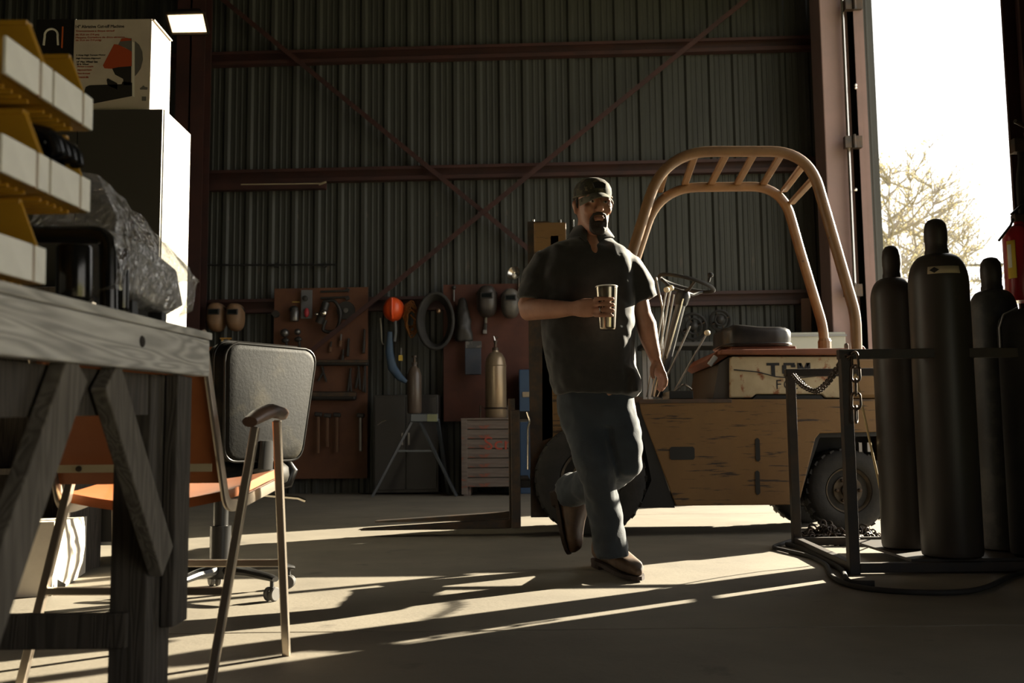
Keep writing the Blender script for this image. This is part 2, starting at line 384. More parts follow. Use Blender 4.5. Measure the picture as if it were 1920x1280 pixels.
# panel split around the openings: one plate, holes are recessed dark boxes
sp = MB().prism(side, YF, YF+.03).build('side_panel', YEL, fk, bevel=.006)
MB().prism(side, YF+WF-.03, YF+WF).build('side_panel', YEL, fk, bevel=.006)
for (x0, x1, y0, y1) in ((1256, 1302, 837, 862), (1417, 1424, 821, 865), (1417, 1424, 882, 927)):
    a = P(x0, y1); b = P(x1, y0)
    MB().prism([(a.x+.01, a.z), (b.x-.01, a.z), (b.x, a.z+.012), (b.x, b.z-.012), (b.x-.01, b.z), (a.x+.01, b.z), (a.x, b.z-.012), (a.x, a.z+.012)], YF-.004, YF+.01).build('slot', BLK, sp)
a = P(1268, 960); b = P(1490, 934)
MB().box((a.x-.02, YF+.02, a.z+.04), (b.x, YF+WF-.02, b.z+.02)).build('belly_plate', BLK, fk)
dk0 = P(1198, 748); dk1 = P(1750, 748)
MB().box((dk0.x, YF-.005, dk0.z-.03), (P(1372, 748).x, YF+WF+.005, dk0.z-.004)).build('step_deck', mat('deck_plate', (.05, .04, .03), (.09, .05, .03), scale=8, rough=.7), fk, bevel=.004)
MB().prism(xz([(1205, 755), (1740, 755), (1740, 815), (1540, 820), (1500, 940), (1275, 940)]), YF+.035, YF+WF-.035).build('frame_core', BLK, fk)
# front mudguard: dark plate between wheel and side panel
MB().prism(xz([(1190, 752), (1199, 752), (1266, 952), (1200, 952), (1222, 900), (1208, 830)]), YF+.01, YF+.24).build('mudguard', BLK, fk)
# counterweight at the back
cwx0 = P(1585, 700).x; cwx1 = P(1752, 700).x; zt = P(1585, 662).z; zd = P(1585, 748).z
pr = [(YF+.02, zd-.001), (YF+.02, zt-.02), (YF+.05, zt), (YF+WF-.05, zt), (YF+WF-.02, zt-.02), (YF+WF-.02, zd-.001)]
cw = MB().prism(pr, cwx0, cwx1-.03, 'yz').build('counterweight', YEL, fk, bevel=.03)
MB().box((P(1668, 800).x, YF+.03, P(1660, 905).z), (cwx1, YF+WF-.03, zd-.03)).build('counterweight', YEL, fk, bevel=.03)
MB().ring((P(1638, 648).x, YF+.3, zt+.03), .045, .012, (0, 1, 0), 16, 8).build('lifting_eye', HOODR, cw, smooth=40)
# rusty cream engine cover with lettering, orange hood plate above
cov = xz([(1371, 745), (1371, 672), (1374, 667), (1580, 667), (1580, 745), (1552, 745), (1545, 738), (1420, 738), (1412, 745)])
ec = MB().prism(cov, YF+.04, YF+WF-.04).build('engine_cover', CREAM, fk, bevel=.008)
MB().prism(xz([(1415, 747), (1422, 740), (1543, 740), (1550, 747)]), YF+.05, YF+WF-.05).build('cover_vent', BLK, ec)
LET = mat('stencil_black', (.012, .012, .014), rough=.6)
def letters(txt, px, py_base, py_top, wpx, nm='lettering', bold=.0):
    a = P(px, py_base, YF+.04); h = P(px, py_top, YF+.04).z - a.z; w = P(px+wpx, py_base, YF+.04).x - a.x
    b = text_mb(txt, 1.0, (0, 0, 0), (1, 0, 0), (0, 0, 1))
    xs = [p.x for p in b.v]; zs = [p.z for p in b.v]
    for p in b.v:
        p.x = a.x + (p.x-min(xs))/(max(xs)-min(xs))*w; p.z = a.z + (p.z-min(zs))/(max(zs)-min(zs))*h; p.y = YF + .0385 + (0 if p.y < 0 else .001)
    return b
def block(strokes, x0, x1, y0, y1, t):
    """stencil capital from bars given on a unit square"""
    b = MB(); A = P(x0, y1, YF+.04); B = P(x1, y0, YF+.04); w = B.x-A.x; h = B.z-A.z
    for (u0, v0, u1, v1) in strokes:
        b.box((A.x+u0*w, YF+.0372, A.z+v0*h), (A.x+u1*w, YF+.0405, A.z+v1*h))
    return b
block([(0, .8, 1, 1), (.35, 0, .65, .8)], 1438, 1461, 680, 705, 0).build('letter', LET, ec)
block([(0, .18, .32, .82), (.12, .82, .95, 1), (.12, 0, .95, .18), (.68, .66, 1, .86), (.68, .14, 1, .34)], 1467, 1491, 680, 705, 0).build('letter', LET, ec)
bm_ = block([(0, 0, .28, 1), (.72, 0, 1, 1)], 1496, 1519, 680, 705, 0)
A = P(1496, 705, YF+.04); B = P(1519, 680, YF+.04); w_ = B.x-A.x; h_ = B.z-A.z
for sx in (0, 1):
    q = [(.05, 1), (.30, 1), (.56, .45), (.5, .25)]; q = [(1-u, v) for u, v in q] if sx else q
    bm_.prism([(A.x+u*w_, A.z+v*h_) for u, v in q], YF+.0372, YF+.0405)
bm_.build('letter', LET, ec)
letters('F', 1456, 729, 712, 9).build('letter', LET, ec); letters('G', 1470, 729, 712, 12).build('letter', LET, ec)
letters('2', 1486, 729, 712, 10).build('letter', LET, ec); letters('0', 1500, 729, 712, 11).build('letter', LET, ec)
MB().tube([P(1376, 693, YF+.036), P(1420, 697, YF+.03), P(1455, 706, YF+.03), P(1490, 709, YF+.03), P(1530, 705, YF+.036)], .004, 6).build('seam_wire', LET, ec)
hp = MB().prism(xz([(1350, 664), (1352, 655), (1592, 652), (1592, 665)]), YF, YF+WF).build('hood_plate', HOODR, fk, bevel=.01)
MB().prism(xz([(1331, 672), (1350, 655), (1372, 655), (1372, 664), (1345, 682)]), YF+.1, YF+WF-.1).build('hood_lip', HOODR, fk, bevel=.006)
MB().prism(xz([(1340, 746), (1352, 680), (1371, 668), (1371, 746)]), YF+.06, YF+WF-.06).build('front_bulkhead', mat('dark_paint', (.04, .032, .025), rough=.6), fk)
for px in (1587,):
    q = P(px, 652, YF+.06); MB().lathe([(.015, -.01), (.015, .02), (.009, .03)], q, 8).build('hood_bolt', STEEL, hp)
# seat cushion
sc = P(1420, 632, YF+.5); hw = (P(1488, 632, YF+.3).x - P(1354, 632, YF+.3).x)/2; s0 = P(1420, 651, YF+.3).z; s1 = P(1420, 613, YF+.3).z
st = MB(); cxs = P(1421, 632, YF+.3).x; k = 28
ringset = []
for (z, e, f) in ((0, .86, .86), (.06, .97, .98), (.4, 1, 1), (.72, 1, 1), (.88, .97, .96), (.97, .88, .85), (1.0, .7, .6)):
    ringset.append((V((cxs, YF+.5, s0 + (s1-s0)*z)), V((hw*e, 0, 0)), V((0, .27*f, 0))))
st.loft(ringset, 36, 4.0)
for p in st.v:
    t = (p.x-cxs)/hw
    if p.z > s0 + .5*(s1-s0): p.z += .028*max(0, -t+.1)*(1 if t > -.75 else .3) + R.uniform(-.003, .003)
seat = st.build('seat', SEATM, fk, smooth=50)
MB().tube([V((cxs + hw*.99*c_, YF+.5+.272*s_, s0+.02)) for c_, s_ in [(math.copysign(abs(math.cos(t))**.5, math.cos(t)), math.copysign(abs(math.sin(t))**.5, math.sin(t))) for t in [2*math.pi*i/40 for i in range(40)]]], .008, 6, True).build('piping', SEATM, seat, smooth=40)
MB().box((cxs-hw*.8, YF+.26, s0-.035), (cxs+hw*1.02, YF+.74, s0+.004)).build('seat_pan', HOODR, fk, bevel=.008)
# steering column, wheel, levers
sw = P(1287, 531, YF+.45)
ax = V((.30, 0, 1)).normalized()
whl = MB().ring(sw, .195, .0135, ax, 40, 10).build('steering_wheel', BLKR, fk, smooth=50)
a1, b1 = frame(ax, V((0, 1, 0)))
hub = sw - ax*.07
sb = MB()
for t in (math.radians(40), math.radians(160), math.radians(280)):
    e = sw + (a1*math.cos(t) + b1*math.sin(t))*.19
    sb.tube([hub + (e-hub)*.1, (hub+e)/2 - ax*.02, e], [.014, .011, .009], 8)
sb.build('spoke', BLK, whl, smooth=50)
MB().lathe([(.03, -.10), (.045, -.08), (.052, -.02), (.04, .01), (.015, .02)], hub, 18, ax).build('wheel_hub', BLK, whl, smooth=40)
q = P(1330, 523, YF+.42); MB().tube([q - ax*.02, q+ax*.012], .009, 8).ell(q+ax*.03, (.022, .022, .018), 12, 8).build('spinner_knob', BLK, whl, smooth=50)
cb = P(1232, 744, YF+.45)
MB().tube([hub-ax*.05, cb], .034, 14).build('steering_column', mat('column_grey', (.04, .04, .04), rough=.35), fk, smooth=40)
MB().tube([P(1281, 560, YF+.40), P(1250, 672, YF+.40), P(1246, 668, YF+.40)], .006, 8).build('column_rod', CHROME, fk, smooth=40)
KNOB = mat('ivory_knob', (.66, .58, .42), rough=.35)
def lever(top, bot, y, knob=True, bend=None):
    t_ = P(*top, y); b_ = P(*bot, y)
    pts = [b_, t_] if not bend else [b_, P(*bend, y), t_]
    l = MB().tube(fillet(pts, .06), .0065, 8).build('lever', STEEL, fk, smooth=40)
    if knob: MB().ell(t_ + V((0, 0, .0)), (.021, .021, .02), 12, 8).build('knob', KNOB, l, smooth=60)
lever((1250, 543), (1213, 744), YF+.25); lever((1258, 540), (1222, 744), YF+.30)
lever((1264, 552), (1228, 744), YF+.38, False); lever((1326, 624), (1258, 745), YF+.2)
lever((1294, 611), (1234, 744), YF+.35, False)
lever((1230, 520), (1240, 743), YF+.55, False, (1243, 580))
MB().tube(fillet([P(1262, 738, YF+.15), P(1283, 718, YF+.15), P(1297, 730, YF+.15)], .03), .007, 8).build('pedal_rod', CHROME, fk, smooth=40)
MB().box(P(1255, 742, YF+.1) + V((0, 0, -.02)), P(1290, 735, YF+.3) + V((0, .1, 0))).build('pedal', BLK, fk, bevel=.004)
q = P(1334, 678, YF+.1); MB().tube([P(1330, 684, YF+.1), P(1342, 668, YF+.1)], .018, 10).build('hood_latch', mat('clear_grey', (.3, .32, .34), rough=.3), fk, smooth=40)
# cowl in front of the driver
MB().prism(xz([(1012, 620), (1068, 620), (1205, 700), (1198, 770), (1135, 760), (1100, 800), (1012, 835)]), YF+.12, YF+WF-.12).build('cowl', YEL, fk, bevel=.02)
MB().box(P(1135, 752) + V((0, 0, -.01)), P(1205, 744) + V((0, WF, 0))).build('cowl_top', mat('deck_plate', (.05, .04, .03)), fk)
# overhead guard: two hoops and seven rungs
def hoop(y, pts, r): return fillet([P(a, b, y) for a, b in pts], r, 8)
near = hoop(YF+.03, [(1098, 752), (1243, 287), (1508, 283), (1598, 596), (1602, 655)], .30)
# sharper elbow low on the rear leg
near = fillet([P(1098, 752, YF+.03), P(1236, 318, YF+.03)], .1) [:1] + fillet([P(1098, 752, YF+.03), P(1245, 284, YF+.03), P(1515, 284, YF+.03), P(1556, 425, YF+.03)], .33, 10)[1:-1] + fillet([P(1556, 425, YF+.03), P(1604, 590, YF+.03), P(1606, 655, YF+.03)], .08, 5)
YB = YF + .93
far = fillet([P(1105, 752, YB), P(1236, 352, YB), P(1466, 349, YB), P(1500, 470, YB)], .30, 10)[:-1] + fillet([P(1500, 470, YB), P(1543, 612, YB), P(1546, 652, YB)], .08, 5)
MB().tube(near, .036, 14).build('guard_hoop', YELG, fk, smooth=40)
MB().tube(far, .036, 14).build('guard_hoop', YELG, fk, smooth=40)
for (n0, n1) in (((1250, 310), (1237, 358)), ((1305, 284), (1284, 345)), ((1364, 284), (1333, 345)), ((1416, 284), (1382, 345)), ((1468, 284), (1431, 345)), ((1510, 304), (1470, 357)), ((1527, 333), (1484, 380))):
    p0 = P(*n0, YF+.03); p1 = P(*n1, YB)
    MB().beam(p0, p1, .05, .03, V((0, 0, 1))).build('guard_rung', YELG, fk, bevel=.008)
q = P(1546, 640, YB); MB().lathe([(.05, -.06), (.05, 0), (.042, .02)], q, 12).build('guard_foot', YELG, fk)
# mast, carriage, forks
MX0 = P(990, 500).x
for y0 in (YF+.12, YF+WF-.22):
    zt_ = P(1000, 415, y0).z
    x0 = P(990, 500, y0).x
    MB().prism([(x0, y0), (x0+.15, y0), (x0+.15, y0+.02), (x0+.04, y0+.02), (x0+.04, y0+.08), (x0+.15, y0+.08), (x0+.15, y0+.10), (x0, y0+.10)], .12, zt_, 'xy').build('mast_rail', IRON, fk)
    MB().box((x0+.15, y0-.02, .16), (x0+.21, y0+.12, zt_-.1)).build('mast_rail', YEL, fk, bevel=.004)
q0 = P(992, 500, YF+.12)
mp_ = MB().box((q0.x+.035, YF+.10, P(1000, 520, YF+.1).z), (P(1062, 470, YF+.1).x, YF+.13, P(1000, 417, YF+.1).z)).build('mast_head', YEL, fk, bevel=.006)
MB().box((q0.x+.02, YF+.14, P(1000, 470, YF+.1).z), (q0.x+.18, YF+WF-.14, P(1000, 425, YF+.1).z)).build('mast_crossbar', YEL, fk)
for px in (1000, 1050, 1074):
    a = P(px, 412, YF+.3); MB().tube([a - V((0, 0, .3)), a], .009, 8).build('mast_hose', CHROME, fk, smooth=40)
MB().tube([(q0.x+.12, YF+.5, .25), (q0.x+.12, YF+.5, P(1000, 440).z)], .045, 14).build('lift_cylinder', IRON, fk, smooth=40)
cx0 = P(966, 800).x
cr = MB().box((cx0+.02, YF+.04, P(980, 770).z-.05), (q0.x-.01, YF+WF-.04, P(980, 770).z)).box((cx0+.02, YF+.04, P(980, 900).z-.05), (q0.x-.01, YF+WF-.04, P(980, 900).z)).build('carriage', BLK, fk, bevel=.004)
MB().box((cx0-.03, YF+.0, .06), (cx0+.03, YF+.14, P(980, 768).z)).build('carriage_upright', IRON, fk, bevel=.005)
MB().tube(fillet([P(988, 772, YF+.04), P(994, 790, YF+.04), P(990, 800, YF+.04), P(990, 880, YF+.04)], .03), .008, 8).build('carriage_latch', CHROME, fk, smooth=40)
for y0 in (YF+.1, YF+WF-.26):
    MB().prism([(cx0-.045, .9), (cx0-.045, .11), (cx0-1.02, .055), (cx0-1.02, .045), (cx0-.05, .05), (cx0+.0, .06), (cx0+.0, .9)], y0+.02, y0+.14, 'xz').build('fork', IRON, fk, bevel=.004)
# wheels
def tyre(c, r, w, nm):
    cx_, cz_ = c
    wheel = thing_part = MB().lathe([(r*.56, 0), (r*.66, -.012), (r*.86, -.008), (r*.95, .012), (r, .04), (r, w-.04), (r*.95, w-.012), (r*.86, w+.008), (r*.66, w+.012), (r*.56, w)], (cx_, 0, cz_), 40, (0, 1, 0))
    return wheel
def put_wheel(px, py, r, w, y):
    q = P(px, py, y)
    c = V((q.x, 0, r + .001))
    b = MB().lathe([(r*.50, .03), (r*.56, 0), (r*.66, -.012), (r*.86, -.006), (r*.95, .012), (r*.985, .04), (r*.985, w-.04), (r*.95, w-.012), (r*.86, w+.006), (r*.66, w+.012), (r*.56, w), (r*.50, w-.03)], (c.x, y, c.z), 44, (0, 1, 0))
    t = b.build('tyre', TYRE, fk, smooth=35)
    for i in range(26):
        an = 2*math.pi*i/26
        for off in (0, w*.5):
            d = V((math.cos(an+off*2), 0, math.sin(an+off*2)))
            if c.z + d.z*r < .012: continue
            tt = V((-d.z, 0, d.x))
            s = V((c.x, y+off+.015, c.z)) + d*(r*.965)
            q0_ = s - tt*.022 + V((0, 0, 0)); 
            bb_ = MB(); bb_.beam(s, s + V((0, w*.42, 0)) + tt*.03, .034, r*.06, d)
            b2 = bb_; treads.add([p for p in b2.v], b2.f)
    rim = MB().lathe([(.02, .02), (r*.34, .02), (r*.36, .06), (r*.46, .055), (r*.50, .015), (r*.535, .0), (r*.53, .06), (.02, .08)], (c.x, y, c.z), 32, (0, 1, 0)).build('rim', mat('rim_paint', (.10, .075, .045), (.05, .04, .03), scale=9, rough=.7), fk, smooth=35)
    MB().lathe([(r*.17, .02), (r*.17, -.03), (r*.12, -.045), (.01, -.045)], (c.x, y+.02, c.z), 20, (0, 1, 0)).build('hub', IRON, rim, smooth=35)
    for i in range(6):
        an = i*math.pi/3
        MB().lathe([(.012, .0), (.012, -.022), (.006, -.026)], (c.x + math.cos(an)*r*.27, y+.02, c.z + math.sin(an)*r*.27), 6, (0, 1, 0)).build('lug_nut', IRON, rim)
    return t
for (px, py, r, w, y) in ((1108, 893, .365, .24, YF-.02), (1592, 923, .275, .19, YF+.06), (1108, 893, .365, .24, YF+WF-.22), (1592, 923, .275, .19, YF+WF-.25)):
    treads = MB(); xx = P(px, py, YF).x
    qpx = 960 + (P(px, py, YF).x)/y*F
    t = put_wheel(px if y < YF+.5 else qpx, py, r, w, y)
    treads.build('tread', TYRE, t)
MB().tube([(P(1108, 893).x, YF+.1, .365), (P(1108, 893).x, YF+WF-.1, .365)], .06, 12).build('axle', BLK, fk)
MB().tube([(P(1592, 923).x, YF+.1, .276), (P(1592, 923).x, YF+WF-.1, .276)], .05, 12).build('axle', BLK, fk)
for px in (1612, 1628):
    a = P(px, 838, YF+.08); MB().cbox(a, (.02, .03, .06)).build('bracket', STEEL, fk)
MB().prism(xz([(1500, 946), (1532, 818), (1700, 812), (1700, 946)]), YF+.30, YF+.34).build('wheel_well', BLK, fk)
# ================================================================== cylinder rack with gas bottles
RACK = mat('rack_paint', (.022, .02, .019), (.04, .028, .02), scale=10, rough=.6)
n0 = G(1601, 1076); f0 = G(1494, 1024)
xl = n0.x; yn = n0.y; yf_ = f0.y; zr = W(1601, 660, yn).z; xr = xl + 1.18
rk = thing('cylinder_rack', 'black welded steel rack holding the gas cylinders', 'rack', ((xl+xr)/2, (yn+yf_)/2, 0))
def post(x, y, z1=zr):
    MB().box((x-.024, y-.024, 0), (x+.024, y+.024, z1)).build('post', RACK, rk, bevel=.003)
fx = f0.x
for (x, y) in ((xl, yn), (xr, yn), (fx, yf_), (xr+.1, yf_)): post(x, y)
for y, x0 in ((yn, xl), (yf_, fx)):
    x1 = xr if y == yn else xr+.1
    MB().box((x0-.03, y-.022, zr-.032), (x1+.03, y+.022, zr+.012)).build('top_rail', RACK, rk, bevel=.003)
    MB().box((x0+.024, y-.02, .006), (x1-.024, y+.02, .05)).build('bottom_rail', RACK, rk, bevel=.003)
for x0, x1 in ((xl, fx), (xr, xr+.1)):
    MB().beam((x0, yn+.02, .03), (x1, yf_-.02, .03), .04, .045).build('side_rail', RACK, rk, bevel=.003)
MB().beam((xr, yn+.02, zr-.02), (xr+.1, yf_-.02, zr-.02), .04, .04).build('side_rail', RACK, rk, bevel=.003)
pl = MB().prism([(xl+.27, yn+.02), (xr-.02, yn+.02), (xr+.08, yf_-.3), (xl+.30, yf_-.3)], .05, .062, 'xy').build('floor_plate', RACK, rk)
ZP = .0625
CYLA = mat('cylinder_paint', (.042, .036, .030), (.030, .026, .022), scale=3, stretch=(1, 1, .3), rough=.42, c3=(.06, .042, .03), s3=14, r3=(.66, .72))
CYLB = mat('cylinder_paint_speckled', (.032, .032, .030), (.055, .053, .046), scale=11, ramp=(.5, .6), rough=.5)
CAPM = mat('cylinder_cap', (.024, .021, .019), (.035, .028, .022), scale=8, rough=.5)
def cyl(name, label, px, py_top, py_cap, py_sh, y, r, capr, mt, lab=None, ztop=None, nm='body'):
    c = W(px, 700, y); X = c.x
    ztop = W(px, py_top, y).z; zcap = W(px, py_cap, y).z; zsh = W(px, py_sh, y).z
    t = thing(name, label, 'gas cylinder', (X, y, ZP), 'gas cylinders in the rack')
    b = MB().lathe([(r*.86, 0), (r*.97, .01), (r, .03), (r, zsh-ZP)] + [(capr*.9 + (r-capr*.9)*math.cos(k*math.pi/2/8)**.8, (zsh-ZP) + (zcap-zsh)*math.sin(k*math.pi/2/8)) for k in range(1, 9)], (X, y, ZP), 40)
    b.build('body', mt, t, smooth=40)
    MB().lathe([(capr*1.04, -.01), (capr*1.04, .02), (capr*.97, .03), (capr*.97, .06), (capr*1.02, .07), (capr*1.02, (ztop-zcap)*.66), (capr*.92, (ztop-zcap)*.85), (capr*.66, (ztop-zcap)*.96), (capr*.3, ztop-zcap), (.004, ztop-zcap)], (X, y, zcap-.002), 28).build('cap', CAPM, t, smooth=40)
    return t, V((X, y, 0)), r, zsh, zcap
t1, c1_, r1, zs1, zc1 = cyl('gas_cylinder', 'tallest dark gas cylinder in the rack with a cream label on its shoulder', 1768, 410, 478, 535, 4.74, .135, .0515, CYLA)
# curved paper label with black diamond
def wrap_label(c, r, a0, a1, z0, z1, mt, par, nm='label', n=12, dz=None):
    b = MB(); vs = []
    for i in range(n+1):
        a_ = a0 + (a1-a0)*i/n
        for z in (z0, z1):
            rr = dz(z) if dz else r
            vs.append((c.x + rr*math.cos(a_), c.y + rr*math.sin(a_), z))
    b.add(vs, [(2*i, 2*i+2, 2*i+3, 2*i+1) for i in range(n)])
    o = b.build(nm, mt, par, smooth=60)
    sol = o.modifiers.new('thick', 'SOLIDIFY'); sol.thickness = .0015; sol.offset = 0
    return o
def shr(zz): 
    u = min(1, max(0, (zz - zs1)/(zc1-zs1))); th = math.asin(u); return .0515*.9 + (.135-.0515*.9)*math.cos(th)**.8 + .0025
CLAB = mat('cream_label', (.50, .42, .28), (.42, .35, .24), scale=10, rough=.7)
zl0 = W(1768, 511, 4.6).z; zl1 = W(1768, 497, 4.6).z
lb = wrap_label(c1_, .13, math.radians(228), math.radians(292), zl0, zl1, CLAB, t1, dz=shr)
dq = []
for da, dz_ in ((0, -.014), (.16, 0), (0, .014), (-.16, 0)):
    an = math.radians(241) + da; zz = (zl0+zl1)/2 + dz_; rr = shr(zz) + .002; dq.append((c1_.x+rr*math.cos(an), c1_.y+rr*math.sin(an), zz))
MB().add(dq + [tuple(V(p)+V((.002, .004, 0))) for p in dq], [(0, 1, 2, 3), (7, 6, 5, 4), (0, 4, 5, 1), (1, 5, 6, 2), (2, 6, 7, 3), (3, 7, 4, 0)]).build('hazard_diamond', LET, lb)
cyl('gas_cylinder', 'slimmer brown gas cylinder left of and behind the tallest one', 1682, 460, 522, 565, 5.12, .112, .046, CYLA)
cyl('gas_cylinder', 'speckled grey gas cylinder below the red fire extinguisher', 1869, 482, 545, 590, 5.0, .113, .049, CYLB)
t4 = thing('gas_cylinder', 'short black cylinder with a pale rim handle at the right edge of the photo', 'gas cylinder', (W(1932, 700, 4.72).x, 4.72, ZP), 'gas cylinders in the rack')
q = V((W(1932, 700, 4.72).x, 4.72, ZP)); zz = W(1932, 578, 4.72).z - ZP
MB().lathe([(.11, 0), (.128, .015), (.13, .04), (.13, zz-.09), (.122, zz-.05), (.10, zz-.02), (.06, zz-.005), (.01, zz)], q, 32).build('body', BLKR, t4, smooth=40)
MB().tube([q + V((-.131, -.0, zz-.22)), q + V((-.131, -.0, zz-.09)), q + V((-.118, -.02, zz-.03)), q + V((-.06, -.04, zz-.0))], .005, 6).build('rim_handle', STEEL, t4, smooth=40)
# chains: a link mesh shared by every link
def link_mesh(L, wd, r, nm):
    b = MB(); pts = []
    for i in range(16):
        t = 2*math.pi*i/16; x = math.cos(t)*wd/2; z = math.sin(t)*wd/2 + math.copysign((L-wd)/2, math.sin(t) if abs(math.sin(t)) > 1e-6 else 1)
        pts.append((x, 0, z))
    b.tube(pts, r, 6, True); me = b.mesh(nm); me.materials.append(IRON); me.polygons.foreach_set('use_smooth', [True]*len(me.polygons)); return me
LK = link_mesh(.055, .034, .0055, 'link'); LKB = link_mesh(.075, .04, .006, 'link'); LKS = link_mesh(.042, .026, .0045, 'link')
def chain(name, label, pts, me, pitch, group=None):
    path = smooth_path(pts, 10); t = thing(name, label, 'chain', path[0], group)
    acc = 0; nxt = pitch/2; i = 0; kk = 0
    while i < len(path)-1:
        a = path[i]; b = path[i+1]; l = (b-a).length
        if acc + l >= nxt:
            p = a + (b-a)*((nxt-acc)/l); d = (b-a).normalized()
            qr = d.to_track_quat('Z', 'Y') @ Quaternion((0, 0, 1), math.pi/2*(kk % 2) + .5)
            inst('link', me, p, t, qr); kk += 1; nxt += pitch
        else: acc += l; i += 1
    return t
ca = W(1487, 702, yf_-.05); cb_ = W(1590, 668, yn-.03)
chain('safety_chain', 'chain swagged between the two left posts of the cylinder rack', [ca, W(1505, 722, 5.5), W(1530, 733, 5.2), W(1553, 715, 4.9), W(1572, 688, 4.7), cb_, W(1607, 660, yn-.05)], LKS, .030)
chain('hanging_chain', 'chain with long links hanging down beside the near rack post', [W(1602, 662, yn-.05), W(1604, 690, yn-.045), W(1605, 740, yn-.045), W(1606, 800, yn-.045)], LKB, .062)
pc = thing('chain_pile', 'heap of rusty chain on the floor inside the cylinder rack', 'chain', G(1575, 1020))
rr = random.Random(5)
for (px, py, sp, n, hmax) in ((1545, 1012, .16, 90, .10), (1575, 1015, .12, 40, .06), (1622, 1012, .11, 55, .085), (1600, 1022, .10, 25, .04)):
    c = G(px, py)
    for i in range(n):
        a_ = rr.uniform(0, 6.28); d = sp*math.sqrt(rr.random()); h = hmax*(1-(d/sp)**1.3)*rr.random()
        inst('link', LK, (c.x + d*math.cos(a_), c.y + d*math.sin(a_)*.8, .012+h), pc, Quaternion((rr.uniform(-1, 1), rr.uniform(-1, 1), rr.uniform(-1, 1)), rr.uniform(0, 3.1)))
# hoses and rope
def hose(name, label, cat, pts, r, mt):
    return tag(MB().tube(smooth_path(pts, 8), r, 8).build(name, mt, smooth=60), label, cat)
hose('air_hose', 'black hose looping across the floor in front of the cylinder rack', 'hose', [G(1494, 1010, .012), G(1452, 1024, .012), G(1470, 1031, .012), G(1515, 1042, .012), G(1548, 1058, .012), G(1560, 1080, .012), G(1600, 1098, .012), G(1680, 1108, .012), G(1790, 1110, .012), G(1850, 1100, .012), G(1905, 1076, .012), G(1990, 1060, .012)], .011, BLKR)
hose('welding_cable', 'thick black cable running from the far rack post to the near post', 'cable', [G(1475, 1020, .014), G(1500, 1026, .014), G(1530, 1040, .014), G(1575, 1066, .014), G(1592, 1090, .014), G(1640, 1094, .014)], .013, BLKR)
hose('tan_rope', 'thin tan rope slanting down from the chained rack post', 'rope', [W(1604, 702, yn+.09), W(1612, 740, 4.85), W(1625, 800, 5.05), W(1638, 860, 5.28), W(1648, 905, 5.36), W(1658, 965, 5.40), G(1664, 1010, .01)], .006, mat('rope', (.42, .32, .17), rough=.9))
# ================================================================== fire extinguisher on the post
q = W(1908, 430, 5.15); X = q.x; er = .082; zt_ = q.z; zb_ = W(1908, 566, 5.15).z
fe = thing('fire_extinguisher', 'red fire extinguisher with a yellow label on the doorway post', 'extinguisher', (X, 5.135, zb_))
REDX = mat('extinguisher_red', (.32, .012, .018), rough=.3, coat=.4)
MB().lathe([(er*.9, 0), (er, .02), (er, zt_-zb_-.05), (er*.95, zt_-zb_-.02), (er*.7, zt_-zb_+.006), (.025, zt_-zb_+.02), (.02, zt_-zb_+.04)], (X, 5.135, zb_), 32).build('tank', REDX, fe, smooth=40)
wrap_label(V((X, 5.135, 0)), er+.0015, math.radians(196), math.radians(228), W(1890, 525, 5.15).z, W(1890, 455, 5.15).z, mat('yellow_label', (.75, .52, .06), rough=.6), fe)
wrap_label(V((X, 5.135, 0)), er+.0028, math.radians(199), math.radians(214), W(1890, 505, 5.15).z, W(1890, 462, 5.15).z, WHITE, fe)
MB().box((X-.03, 5.11, zt_+.035), (X+.03, 5.16, zt_+.075)).build('valve', IRON, fe, bevel=.006)
MB().beam((X-.035, 5.135, zt_+.075), (X+.06, 5.135, zt_+.16), .022, .012).build('handle', BLK, fe, bevel=.003)
MB().beam((X-.03, 5.135, zt_+.06), (X+.10, 5.135, zt_+.085), .02, .01).build('handle', BLK, fe, bevel=.003)
MB().tube([(X-.03, 5.13, zt_+.05), (X-.06, 5.1, zt_+.01), (X-.13, 5.09, zt_-.07)], .006, 8).build('nozzle', BLKR, fe, smooth=40)
MB().box((X+.01, 5.215, zt_-.1), (X+.05, 5.222, zt_+.02)).build('wall_hook', IRON, fe)
# hook and bundle of cable hanging at the post
hk = thing('cable_bundle', 'dark bundle of cables hung from a peg on the doorway post', 'cable', (W(1914, 340, 5.17).x, 5.17, W(1914, 430, 5.17).z))
MB().tube([W(1903, 227, 5.15), W(1925, 238, 5.2)], .011, 8).build('peg', IRON, hk)
for i in range(5):
    MB().tube(smooth_path([W(1908+i*3, 268+R.uniform(-4, 6), 5.16), W(1912+i*3, 300, 5.14), W(1909+i*3.5+R.uniform(-2, 2), 345, 5.15), W(1914+i*2, 400+R.uniform(-10, 10), 5.17), W(1922+i*3, 425, 5.18)], 5), .010, 8).build('cable', BLKR, hk, smooth=50)
MB().box(W(1903, 284, 5.13), W(1925, 264, 5.19)).build('clamp', IRON, hk, bevel=.004)
